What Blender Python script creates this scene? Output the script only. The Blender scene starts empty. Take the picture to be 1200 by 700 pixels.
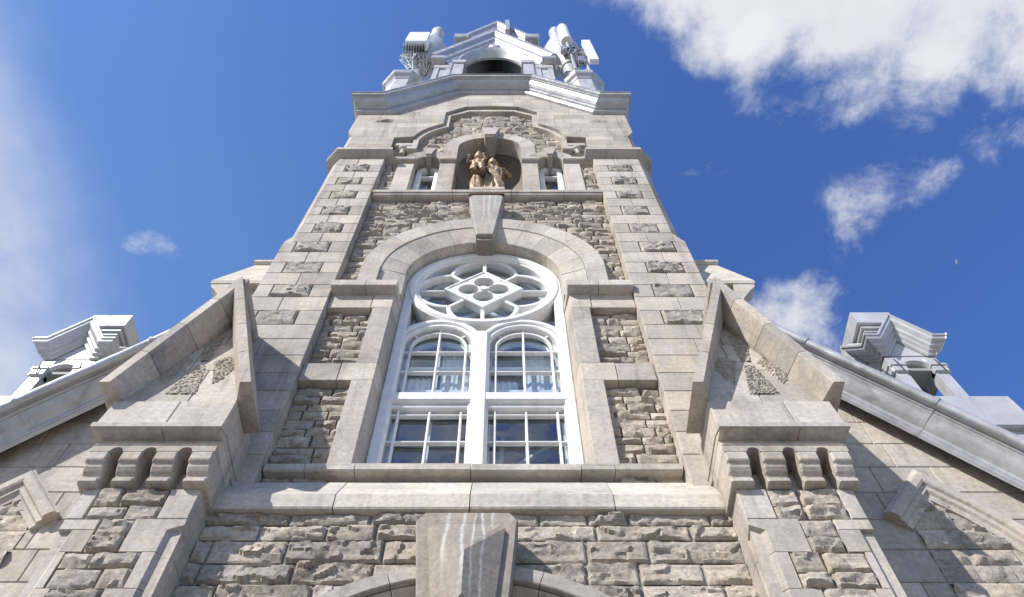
import bpy, bmesh, math, random
from math import sin, cos, pi, radians, sqrt, atan2
from mathutils import Vector, Matrix, noise

scene = bpy.context.scene
COL = scene.collection

# ------------------------------------------------------------------ camera
cam_d = bpy.data.cameras.new("camera")
cam = bpy.data.objects.new("camera", cam_d)
COL.objects.link(cam)
cam.location = (0, 0, 1.6)
cam.rotation_euler = (radians(90 + 61.785), 0, 0)
cam_d.sensor_width = 36.0
cam_d.lens = 945.0 / 1200.0 * 36.0
cam_d.shift_x = 9.0 / 1200.0
cam_d.clip_end = 2000
cam_d.clip_start = 0.05
scene.camera = cam

# ------------------------------------------------------------------ view
scene.view_settings.view_transform = 'Standard'
scene.view_settings.look = 'None'
scene.view_settings.gamma = 1
scene.view_settings.use_curve_mapping = False
scene.view_settings.exposure = 0.42

# ------------------------------------------------------------------ sun
SUN_DIR = Vector((1.0, 1.0, -1.05)).normalized()      # the way the light travels
sun_d = bpy.data.lights.new("sun", 'SUN')
sun_d.energy = 4.7
sun_d.angle = radians(0.5)
sun_d.color = (1.0, 0.955, 0.90)
sun = bpy.data.objects.new("sun", sun_d)
COL.objects.link(sun)
sun.location = (-30, -30, 40)
sun.rotation_euler = SUN_DIR.to_track_quat('-Z', 'Y').to_euler()
SUN_EL = math.asin(-SUN_DIR.z)

# ------------------------------------------------------------------ node helper
class NT:
    def __init__(s, tree):
        s.t = tree
    def n(s, typ, **kw):
        nd = s.t.nodes.new(typ)
        for k, v in kw.items():
            setattr(nd, k, v)
        return nd
    def link(s, a, b):
        s.t.links.new(a, b)
    def _in(s, sock, v):
        if hasattr(v, 'default_value') or hasattr(v, 'is_output'):
            s.link(v, sock)
        else:
            sock.default_value = v
    def math(s, op, a, b=0.0, c=0.0, clamp=False):
        nd = s.n('ShaderNodeMath', operation=op, use_clamp=clamp)
        s._in(nd.inputs[0], a); s._in(nd.inputs[1], b); s._in(nd.inputs[2], c)
        return nd.outputs[0]
    def vmath(s, op, a, b=(0, 0, 0)):
        nd = s.n('ShaderNodeVectorMath', operation=op)
        s._in(nd.inputs[0], a); s._in(nd.inputs[1], b)
        return nd.outputs[0]
    def smooth(s, v, a, b, lo=0.0, hi=1.0):
        nd = s.n('ShaderNodeMapRange', interpolation_type='SMOOTHSTEP')
        s._in(nd.inputs[0], v)
        nd.inputs[1].default_value = a; nd.inputs[2].default_value = b
        nd.inputs[3].default_value = lo; nd.inputs[4].default_value = hi
        return nd.outputs[0]
    def noise(s, vec, scale, detail=4, rough=0.55, dist=0.0):
        nd = s.n('ShaderNodeTexNoise')
        s.link(vec, nd.inputs['Vector'])
        nd.inputs['Scale'].default_value = scale
        nd.inputs['Detail'].default_value = detail
        nd.inputs['Roughness'].default_value = rough
        nd.inputs['Distortion'].default_value = dist
        return nd.outputs[0]
    def mix(s, fac, a, b, blend='MIX'):
        nd = s.n('ShaderNodeMix', data_type='RGBA', blend_type=blend)
        s._in(nd.inputs[0], fac)
        for sock, v in ((nd.inputs[6], a), (nd.inputs[7], b)):
            if isinstance(v, tuple):
                sock.default_value = (v[0], v[1], v[2], 1)
            else:
                s.link(v, sock)
        return nd.outputs[2]
    def sep(s, v):
        nd = s.n('ShaderNodeSeparateXYZ'); s.link(v, nd.inputs[0]); return nd.outputs
    def comb(s, x, y, z):
        nd = s.n('ShaderNodeCombineXYZ')
        s._in(nd.inputs[0], x); s._in(nd.inputs[1], y); s._in(nd.inputs[2], z)
        return nd.outputs[0]

# ------------------------------------------------------------------ world: sky and its clouds
world = bpy.data.worlds.new("World")
scene.world = world
world.use_nodes = True
wt = world.node_tree
wt.nodes.clear()
W = NT(wt)
sky = W.n('ShaderNodeTexSky', sky_type='NISHITA')
sky.sun_disc = False
sky.sun_elevation = SUN_EL
sky.sun_rotation = radians(225)
sky.altitude = 100
sky.air_density = 1.0
sky.dust_density = 0.1
sky.ozone_density = 5.0
bg1 = W.n('ShaderNodeBackground')
hs = W.n('ShaderNodeHueSaturation'); hs.inputs['Hue'].default_value = 0.513; hs.inputs['Saturation'].default_value = 1.14; hs.inputs['Value'].default_value = 1.22
W.link(sky.outputs[0], hs.inputs['Color']); W.link(hs.outputs[0], bg1.inputs[0])
bg1.inputs[1].default_value = 0.14
tc = W.n('ShaderNodeTexCoord')
sx, sy, sz = W.sep(tc.outputs['Generated'])
zz = W.math('MAXIMUM', sz, 0.04)
cx = W.math('DIVIDE', sx, zz)
cy = W.math('DIVIDE', sy, zz)
cp = W.comb(cx, cy, 0.0)
warp = W.n('ShaderNodeTexNoise'); W.link(cp, warp.inputs['Vector']); warp.inputs['Scale'].default_value = 5.0; warp.inputs['Detail'].default_value = 3
wv = W.vmath('SUBTRACT', warp.outputs[1], (0.5, 0.5, 0.5))
wvs = W.n('ShaderNodeVectorMath', operation='SCALE'); W.link(wv, wvs.inputs[0]); wvs.inputs[3].default_value = 0.07
cpw = W.vmath('ADD', cp, wvs.outputs[0])
fbm = W.noise(cpw, 8.0, 14, 0.66)
fbm2 = W.noise(cp, 3.0, 5, 0.55)
def blob(bx, by, rx, ry, amp):
    dx = W.math('DIVIDE', W.math('SUBTRACT', cx, bx), rx)
    dy = W.math('DIVIDE', W.math('SUBTRACT', cy, by), ry)
    d = W.math('ADD', W.math('MULTIPLY', dx, dx), W.math('MULTIPLY', dy, dy))
    return W.smooth(d, 1.6, 0.0, 0.0, amp)
blobs = [(.26, .09, .17, .105, .85), (.38, .11, .22, .13, .95), (.54, .11, .24, .145, .9), (.70, .12, .2, .16, .8), (.47, .215, .13, .09, .45),
         (.52, .27, .09, .055, .36), (.34, .245, .08, .045, .27), (.66, .27, .09, .07, .26),
         (.49, .37, .085, .05, .36), (.53, .345, .06, .03, .3), (.47, .43, .04, .05, .25), (.40, .575, .09, .08, .42), (.46, .62, .08, .06, .3), (.20, .13, .06, .05, .2),
         (-.474, .452, .045, .022, .36), (-.45, .472, .03, .014, .25), (.27, .33, .05, .06, .12),
         (.05, -.72, .45, .30, .50), (-.8, -1.2, .7, .5, .45), (.9, -.4, .4, .4, .4), (-.2, -2.2, 1.2, .6, .5)]
den = None
for b in blobs:
    o = blob(*b)
    den = o if den is None else W.math('MAXIMUM', den, o)
dens = W.math('ADD', den, W.math('MULTIPLY', W.math('SUBTRACT', fbm, 0.5), 1.9))
cm = W.smooth(dens, 0.14, 0.86, 0.0, 1.0)
cm = W.math('MULTIPLY', cm, W.smooth(den, 0.0, 0.10))
# thin veil low on the left
veil = W.smooth(W.math('ADD', cx, W.math('MULTIPLY', W.math('SUBTRACT', fbm2, 0.5), 0.22)), -0.50, -0.74, 0.0, 0.74)
veil = W.math('MULTIPLY', veil, W.smooth(W.noise(cpw, 5.0, 8, 0.6), 0.25, 0.62, 0.45, 1.0))
air = W.smooth(W.math('ADD', cx, W.math('MULTIPLY', W.math('SUBTRACT', fbm2, 0.5), 0.3)), 0.25, -0.62, 0.0, 0.34)
mask = W.math('MAXIMUM', W.math('MULTIPLY', cm, 0.95), veil)
bg2 = W.n('ShaderNodeBackground')
shade = W.smooth(W.noise(cpw, 4.0, 6, 0.6), 0.3, 0.7, 0.0, 1.0)
ccol = W.mix(shade, (0.80, 0.84, 0.92), (1.0, 1.0, 1.0))
W.link(ccol, bg2.inputs[0])
bg2.inputs[1].default_value = 0.68
mx = W.n('ShaderNodeMixShader')
bgh = W.n('ShaderNodeBackground'); bgh.inputs[0].default_value = (0.30, 0.56, 1.0, 1); bgh.inputs[1].default_value = 0.62
mh = W.n('ShaderNodeMixShader')
W.link(air, mh.inputs[0]); W.link(bg1.outputs[0], mh.inputs[1]); W.link(bgh.outputs[0], mh.inputs[2])
W.link(mask, mx.inputs[0]); W.link(mh.outputs[0], mx.inputs[1]); W.link(bg2.outputs[0], mx.inputs[2])
wo = W.n('ShaderNodeOutputWorld')
W.link(mx.outputs[0], wo.inputs[0])

# ------------------------------------------------------------------ materials
def new_mat(name):
    m = bpy.data.materials.new(name); m.use_nodes = True
    m.node_tree.nodes.clear()
    T = NT(m.node_tree)
    out = T.n('ShaderNodeOutputMaterial')
    p = T.n('ShaderNodeBsdfPrincipled')
    T.link(p.outputs[0], out.inputs[0])
    return m, T, p

def bump(T, p, h, dist=0.01, strength=1.0):
    b = T.n('ShaderNodeBump'); b.inputs['Strength'].default_value = strength
    b.inputs['Distance'].default_value = dist
    T.link(h, b.inputs['Height']); T.link(b.outputs[0], p.inputs['Normal'])

def stone(name, col, var=0.16, bdist=0.004, mott=0.22, rough=0.9, stain=0.25, warm=0.5, drips=None, fine=1.0):
    m, T, p = new_mat(name)
    co = T.n('ShaderNodeTexCoord').outputs['Object']
    geo = T.n('ShaderNodeNewGeometry')
    rnd = geo.outputs['Random Per Island']
    n1 = T.noise(co, 2.2, 5, 0.6)
    n2 = T.noise(co, 26.0, 6, 0.65)
    bed = T.noise(T.vmath('MULTIPLY', co, (1.2, 1.2, 16.0)), 1.6, 4, 0.6, 0.3)
    st = T.noise(T.vmath('MULTIPLY', co, (7.0, 7.0, 0.55)), 1.0, 5, 0.65)
    tone = T.math('ADD', 1.0 - var, T.math('MULTIPLY', rnd, 2 * var))
    tone = T.math('MULTIPLY', tone, T.smooth(n1, 0.25, 0.75, 1 - mott * .7, 1 + mott * .6))
    tone = T.math('MULTIPLY', tone, T.smooth(n2, 0.25, 0.75, 1 - mott * .8 * fine, 1 + mott * .7 * fine))
    tone = T.math('MULTIPLY', tone, T.smooth(bed, 0.25, 0.75, 1 - mott * .22, 1 + mott * .22))
    tone = T.math('MULTIPLY', tone, T.smooth(st, 0.50, 0.74, 1.0, 1.0 - stain))
    soot = T.math('MULTIPLY', T.smooth(T.noise(co, 0.8, 7, 0.72, 0.6), 0.50, 0.72), T.smooth(n2, 0.35, 0.6, 0.4, 1.0))
    tone = T.math('MULTIPLY', tone, T.smooth(soot, 0.0, 1.0, 1.0, 1.0 - stain * 1.1))
    hue = T.noise(T.comb(rnd, T.math('MULTIPLY', rnd, 7.3), n1), 9.0, 1)
    c0 = (col[0] * 0.96, col[1] * 0.98, col[2] * 1.03)
    c1 = (col[0] * 1.05, col[1] * 1.0, col[2] * 0.90)
    base = T.mix(T.smooth(hue, 0.3, 0.7, 0.5 - warm * .5, 0.5 + warm * .5), c0, c1)
    tonec = T.comb(tone, tone, tone)
    c = T.mix(1.0, base, tonec, 'MULTIPLY')
    if drips:                                   # lime runs washed down the stone
        X, Y_, Z = T.sep(co)
        wob = T.math('MULTIPLY', T.math('SUBTRACT', T.noise(T.comb(0.0, 0.0, Z), 4.0, 3), 0.5), 0.10)
        acc = None
        for (dx, w, zlow, ph) in drips:
            wob2 = T.math('MULTIPLY', T.math('SUBTRACT', T.noise(T.comb(ph, ph * 3.1, Z), 2.2, 4, 0.6), 0.5), 0.11)
            dd = T.math('ABSOLUTE', T.math('SUBTRACT', T.math('ADD', X, wob2), dx))
            mk = T.math('MULTIPLY', T.smooth(dd, w * 1.8, w * 0.1), T.smooth(Z, zlow - .25, zlow + .25))
            acc = mk if acc is None else T.math('MAXIMUM', acc, mk)
        acc = T.math('MULTIPLY', acc, T.smooth(n2, 0.2, 0.6, 0.15, 0.60))
        c = T.mix(acc, c, (0.55, 0.56, 0.55))
    T.link(c, p.inputs['Base Color'])
    p.inputs['Roughness'].default_value = rough
    p.inputs['Specular IOR Level'].default_value = 0.25
    hh = T.math('ADD', T.math('MULTIPLY', n2, 1.0), T.math('MULTIPLY', T.noise(co, 90.0, 4, 0.7), 0.5))
    hh = T.math('ADD', hh, T.math('MULTIPLY', bed, 0.6))
    bump(T, p, hh, bdist)
    return m

def plain(name, col, rough=0.5, metal=0.0, nscale=8.0, var=0.12, bdist=0.0, stain=0.0, spec=0.5):
    m, T, p = new_mat(name)
    co = T.n('ShaderNodeTexCoord').outputs['Object']
    n1 = T.noise(co, nscale, 5, 0.6)
    n0 = T.noise(co, nscale * 0.2, 3, 0.6)
    st = T.noise(T.vmath('MULTIPLY', co, (6.0, 6.0, 0.7)), 1.3, 5, 0.65)
    tone = T.math('MULTIPLY', T.smooth(n1, 0.25, 0.75, 1 - var, 1 + var * .6), T.smooth(n0, 0.25, 0.75, 1 - var, 1 + var * .6))
    tone = T.math('MULTIPLY', tone, T.smooth(st, 0.5, 0.75, 1.0, 1.0 - stain))
    c = T.mix(1.0, col, T.comb(tone, tone, tone), 'MULTIPLY')
    T.link(c, p.inputs['Base Color'])
    T.link(T.smooth(n1, 0.2, 0.8, max(rough - .1, 0.02), rough + .1), p.inputs['Roughness'])
    p.inputs['Metallic'].default_value = metal
    p.inputs['Specular IOR Level'].default_value = spec
    if bdist:
        bump(T, p, T.math('ADD', n1, T.math('MULTIPLY', n0, 3.0)), bdist)
    return m

M = {}
M['ashlar'] = stone('dressed limestone', (0.425, 0.386, 0.34), stain=0.32)
M['ashlar_pale'] = stone('pale dressed limestone', (0.465, 0.43, 0.38), var=0.10)
M['rubble'] = stone('rock faced limestone', (0.385, 0.342, 0.29), var=0.20, bdist=0.012, mott=0.30, stain=0.15, fine=1.2)
M['rock'] = stone('rock faced block', (0.36, 0.325, 0.28), var=0.14, bdist=0.012, mott=0.30, stain=0.12, fine=1.2)
M['mortar'] = stone('lime mortar', (0.31, 0.285, 0.25), var=0.0, bdist=0.004, mott=0.3)
M['keystone'] = stone('stained keystone limestone', (0.28, 0.25, 0.215), var=0.05, bdist=0.004, mott=0.22,
                      drips=[(-0.135, .012, 5.45, 1.0), (-0.02, .012, 5.30, 2.0), (0.055, .007, 5.1, 3.0), (0.115, .008, 4.8, 4.0), (0.19, .010, 5.9, 5.0)])
M['ks2'] = stone('streaked keystone limestone', (0.37, 0.345, 0.31), var=0.05, mott=0.2,
                 drips=[(-0.04, .010, 12.4, 1.0), (0.05, .012, 12.2, 2.0), (0.13, .010, 12.7, 3.0)])
M['niche'] = stone('shade-darkened niche limestone', (0.24, 0.21, 0.18), var=0.1)  # shade of the recess is put into the stone colour
M['metal'] = plain('silver painted sheet metal', (0.45, 0.45, 0.452), rough=0.40, metal=0.35, nscale=5, var=0.12, bdist=0.008, stain=0.3)
M['white_metal'] = plain('white painted sheet metal', (0.50, 0.50, 0.50), rough=0.42, metal=0.2, nscale=5, var=0.09, bdist=0.005, stain=0.22)
M['white'] = plain('white painted wood', (0.74, 0.73, 0.705), rough=0.5, nscale=9, var=0.09, bdist=0.002, stain=0.14)
M['sash'] = plain('inner sash paint', (0.80, 0.82, 0.84), rough=0.5, nscale=12, var=0.05)
M['room'] = plain('dim plaster', (0.55, 0.57, 0.60), rough=0.9)
M['curtain'] = plain('pale curtain', (0.70, 0.73, 0.75), rough=0.9, nscale=30, var=0.1)
M['copper'] = plain('rusty flashing', (0.16, 0.085, 0.06), rough=0.8)
M['dark'] = plain('dark cable', (0.035, 0.035, 0.04), rough=0.6)
M['louvre'] = plain('grey belfry boarding', (0.26, 0.26, 0.265), rough=0.7)
M['antenna'] = plain('white radome', (0.78, 0.78, 0.77), rough=0.35, nscale=10, var=0.03)
M['steel'] = plain('galvanised steel', (0.45, 0.46, 0.47), rough=0.4, metal=0.7)
M['wood'] = plain('brown varnished wood', (0.13, 0.06, 0.03), rough=0.45, nscale=20, var=0.25)
M['pave'] = plain('concrete paving', (0.25, 0.24, 0.225), rough=0.9, nscale=3, var=0.15, bdist=0.004)
M['roof'] = plain('grey roof sheet', (0.30, 0.31, 0.32), rough=0.5, metal=0.2)
M['feather'] = plain('white feathers', (0.75, 0.74, 0.72), rough=0.8)

# weathered gilding; highlight and shadow tones are mixed into its mottled colour
m, T, p = new_mat('weathered gilding')
co = T.n('ShaderNodeTexCoord').outputs['Object']
n1 = T.noise(co, 7.0, 5, 0.65); n2 = T.noise(co, 40.0, 4, 0.6)
c = T.mix(T.smooth(n1, 0.38, 0.62), (0.19, 0.125, 0.07), (0.46, 0.33, 0.19))
c = T.mix(T.smooth(n2, 0.5, 0.7, 0.0, 0.4), c, (0.60, 0.52, 0.42))
T.link(c, p.inputs['Base Color']); p.inputs['Roughness'].default_value = 0.55; p.inputs['Metallic'].default_value = 0.25
bump(T, p, n2, 0.006)
M['gilt'] = m

# window glass
m = bpy.data.materials.new('window glass'); m.use_nodes = True; m.node_tree.nodes.clear()
T = NT(m.node_tree)
out = T.n('ShaderNodeOutputMaterial'); mxs = T.n('ShaderNodeMixShader')
tr = T.n('ShaderNodeBsdfTransparent'); tr.inputs[0].default_value = (0.80, 0.86, 0.90, 1)
gl = T.n('ShaderNodeBsdfGlossy'); gl.inputs['Roughness'].default_value = 0.01
gl.inputs[0].default_value = (0.92, 0.97, 1.0, 1)
fr = T.n('ShaderNodeLayerWeight'); fr.inputs[0].default_value = 0.5
co = T.n('ShaderNodeTexCoord').outputs['Object']
bp = T.n('ShaderNodeBump'); bp.inputs['Distance'].default_value = 0.006; bp.inputs['Strength'].default_value = 0.6
T.link(T.noise(co, 3.5, 2, 0.5), bp.inputs['Height'])
T.link(bp.outputs[0], gl.inputs['Normal']); T.link(bp.outputs[0], fr.inputs['Normal'])
fac_ = T.math('ADD', 0.10, T.math('MULTIPLY', 0.62, T.math('POWER', fr.outputs[1], 2.0)), clamp=True)
T.link(fac_, mxs.inputs[0]); T.link(tr.outputs[0], mxs.inputs[1]); T.link(gl.outputs[0], mxs.inputs[2])
T.link(mxs.outputs[0], out.inputs[0])
M['glass'] = m

# ------------------------------------------------------------------ mesh builder
class MB:
    def __init__(s):
        s.v = []; s.f = []
    def add(s, vs, fs):
        o = len(s.v)
        s.v += [tuple(p) for p in vs]
        s.f += [tuple(i + o for i in f) for f in fs]
    def merge(s, other, fn=None):
        vs = [fn(p) for p in other.v] if fn else other.v
        s.add(vs, other.f)
    def box(s, x0, x1, y0, y1, z0, z1):
        x0, x1 = sorted((x0, x1))
        s.add([(x0, y0, z0), (x1, y0, z0), (x1, y1, z0), (x0, y1, z0), (x0, y0, z1), (x1, y0, z1), (x1, y1, z1), (x0, y1, z1)],
              [(0, 1, 5, 4), (1, 2, 6, 5), (2, 3, 7, 6), (3, 0, 4, 7), (4, 5, 6, 7), (3, 2, 1, 0)])
    def bbox(s, x0, x1, y0, y1, z0, z1, b=0.01):
        """box with all its edges chamfered"""
        x0, x1 = sorted((x0, x1))
        s.rings([[(x0 + b, y0 + b, z0), (x1 - b, y0 + b, z0), (x1 - b, y1 - b, z0), (x0 + b, y1 - b, z0)],
                 [(x0, y0, z0 + b), (x1, y0, z0 + b), (x1, y1, z0 + b), (x0, y1, z0 + b)],
                 [(x0, y0, z1 - b), (x1, y0, z1 - b), (x1, y1, z1 - b), (x0, y1, z1 - b)],
                 [(x0 + b, y0 + b, z1), (x1 - b, y0 + b, z1), (x1 - b, y1 - b, z1), (x0 + b, y1 - b, z1)]])
    def rings(s, R, close=True, cap=True, loop=False):
        n = len(R[0]); vs = [p for r in R for p in r]; fs = []
        m = len(R)
        for i in range(m if loop else m - 1):
            a = i * n; b = ((i + 1) % m) * n
            for j in range(n if close else n - 1):
                k = (j + 1) % n
                fs.append((a + j, a + k, b + k, b + j))
        if cap and not loop:
            fs.append(tuple(range(n))[::-1]); fs.append(tuple(range((m - 1) * n, m * n)))
        s.add(vs, fs)
    def slab(s, pts, yf, yb, b=0.0):
        """polygon in XZ extruded along Y, front edge chamfered by b (convex polygons)"""
        pts = list(pts)
        n = len(pts)
        if n < 3: return
        A = sum(pts[i][0] * pts[(i + 1) % n][1] - pts[(i + 1) % n][0] * pts[i][1] for i in range(n)) / 2
        if abs(A) < 1e-5: return
        if A < 0: pts = pts[::-1]
        if b:
            ins = []
            for i in range(n):
                p0, p1, p2 = pts[i - 1], pts[i], pts[(i + 1) % n]
                d1 = Vector((p1[0] - p0[0], p1[1] - p0[1])); d2 = Vector((p2[0] - p1[0], p2[1] - p1[1]))
                if d1.length < 1e-6 or d2.length < 1e-6:
                    ins.append(p1); continue
                d1.normalize(); d2.normalize()
                n1 = Vector((-d1.y, d1.x)); n2 = Vector((-d2.y, d2.x))
                mm = n1 + n2
                k = b * 2 / max(mm.length_squared, 0.25)
                ins.append((p1[0] + mm.x * k, p1[1] + mm.y * k))
            s.rings([[(x, yb, z) for x, z in pts], [(x, yf + b, z) for x, z in pts], [(x, yf, z) for x, z in ins]])
        else:
            s.rings([[(x, yb, z) for x, z in pts], [(x, yf, z) for x, z in pts]])
    def rect(s, x0, x1, z0, z1, yf, yb, b=0.006, g=0.003):
        x0, x1 = sorted((x0, x1))
        s.slab([(x0 + g, z0 + g), (x1 - g, z0 + g), (x1 - g, z1 - g), (x0 + g, z1 - g)], yf, yb, b)
    def bar(s, pts, w, yf, yb, closed=False, b=0.0):
        """flat moulding of width w following a path in XZ, mitred"""
        n = len(pts); L = []
        for i in range(n):
            p = Vector(pts[i])
            a = Vector(pts[i - 1]) if (i > 0 or closed) else None
            c = Vector(pts[(i + 1) % n]) if (i < n - 1 or closed) else None
            d1 = (p - a).normalized() if a is not None else None
            d2 = (c - p).normalized() if c is not None else None
            if d1 is None: d1 = d2
            if d2 is None: d2 = d1
            n1 = Vector((-d1.y, d1.x)); n2 = Vector((-d2.y, d2.x))
            mm = n1 + n2
            k = 2 / max(mm.length_squared, 0.5)
            L.append((p, mm * k))
        R = []
        for p, mv in L:
            q0 = p - mv * (w / 2); q1 = p + mv * (w / 2)
            if b:
                r0 = p - mv * (w / 2 - b); r1 = p + mv * (w / 2 - b)
                R.append([(q0.x, yb, q0.y), (q0.x, yf + b, q0.y), (r0.x, yf, r0.y), (r1.x, yf, r1.y), (q1.x, yf + b, q1.y), (q1.x, yb, q1.y)])
            else:
                R.append([(q0.x, yb, q0.y), (q0.x, yf, q0.y), (q1.x, yf, q1.y), (q1.x, yb, q1.y)])
        s.rings(R, loop=closed)
    def tube(s, pts, r, n=8):
        R = []
        for i, p in enumerate(pts):
            p = Vector(p)
            d = (Vector(pts[min(i + 1, len(pts) - 1)]) - Vector(pts[max(i - 1, 0)])).normalized()
            u = d.cross(Vector((0.31, 0.2, 0.93)))
            if u.length < 0.1: u = d.cross(Vector((1, 0, 0)))
            u.normalize(); w = d.cross(u)
            rr = r[i] if isinstance(r, (list, tuple)) else r
            R.append([tuple(p + (u * cos(2 * pi * k / n) + w * sin(2 * pi * k / n)) * rr) for k in range(n)])
        s.rings(R)
    def lathe(s, prof, c, n=16, rot=0.0):
        s.rings([[(c[0] + r * cos(2 * pi * k / n + rot), c[1] + r * sin(2 * pi * k / n + rot), c[2] + z) for k in range(n)] for r, z in prof])
    def islands(s, gap):
        """face lists of the pieces that stand apart by more than gap"""
        par = list(range(len(s.v)))
        def find(i):
            while par[i] != i:
                par[i] = par[par[i]]; i = par[i]
            return i
        for f in s.f:
            r = find(f[0])
            for i in f[1:]:
                q = find(i)
                if q != r: par[q] = r
        box = {}
        for i, p in enumerate(s.v):
            r = find(i); bb = box.get(r)
            if bb is None: box[r] = [*p, *p]
            else:
                for k in range(3):
                    if p[k] < bb[k]: bb[k] = p[k]
                    if p[k] > bb[3 + k]: bb[3 + k] = p[k]
        keys = list(box); grp = {k: k for k in keys}
        def g(k):
            while grp[k] != k: k = grp[k]
            return k
        for i in range(len(keys)):
            A = box[keys[i]]
            for j in range(i):
                B = box[keys[j]]
                if all(A[k] - gap < B[3 + k] and B[k] - gap < A[3 + k] for k in range(3)):
                    ga, gb = g(keys[i]), g(keys[j])
                    if ga != gb: grp[ga] = gb
        out = {}
        for f in s.f: out.setdefault(g(find(f[0])), []).append(f)
        return sorted(out.values(), key=len, reverse=True)
    def build(s, name, mat, parent=None, smooth=False, origin=(0, 0, 0), angle=None, gap=.03):
        """one mesh object, or one for each piece that stands apart from the others"""
        first = None
        groups = s.islands(gap) if (gap and parent is not None) else [s.f]
        for fs in groups:
            if len(groups) > 1:
                used = sorted({i for f in fs for i in f}); mp = {i: q for q, i in enumerate(used)}
                vs = [s.v[i] for i in used]; fs = [tuple(mp[i] for i in f) for f in fs]
            else: vs = s.v
            me = bpy.data.meshes.new(name)
            ox, oy, oz = origin
            me.from_pydata([(x - ox, y - oy, z - oz) for x, y, z in vs], [], fs)
            bm = bmesh.new(); bm.from_mesh(me)
            bmesh.ops.recalc_face_normals(bm, faces=bm.faces)
            if mat == 'glass':
                bm.normal_update()
                for f_ in bm.faces:
                    if f_.normal.y > 0: f_.normal_flip()
            bm.to_mesh(me); bm.free()
            me.materials.append(M[mat] if isinstance(mat, str) else mat)
            if smooth:
                me.polygons.foreach_set('use_smooth', [True] * len(me.polygons))
                if angle is not None:
                    me.set_sharp_from_angle(angle=radians(angle))
            o = bpy.data.objects.new(name, me); COL.objects.link(o)
            o.parent = parent
            first = first or o
        return first

def empty(name, loc=(0, 0, 0), parent=None):
    o = bpy.data.objects.new(name, None); COL.objects.link(o); o.location = loc; o.parent = parent
    o.empty_display_size = 0.2
    return o
def tag(o, label=None, cat=None, group=None, kind=None):
    if label: o['label'] = label
    if cat: o['category'] = cat
    if group: o['group'] = group
    if kind: o['kind'] = kind
    return o
def arc(cx_, cz_, r, a0, a1, n):
    return [(cx_ + r * cos(radians(a0 + (a1 - a0) * i / n)), cz_ + r * sin(radians(a0 + (a1 - a0) * i / n))) for i in range(n + 1)]
def clip(poly, a, b, c):
    """keep the side a*x+b*z <= c of a convex polygon"""
    out = []
    n = len(poly)
    for i in range(n):
        p, q = poly[i], poly[(i + 1) % n]
        dp = a * p[0] + b * p[1] - c; dq = a * q[0] + b * q[1] - c
        if dp <= 0: out.append(p)
        if (dp < 0 < dq) or (dq < 0 < dp):
            t = dp / (dp - dq)
            out.append((p[0] + (q[0] - p[0]) * t, p[1] + (q[1] - p[1]) * t))
    return out

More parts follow.
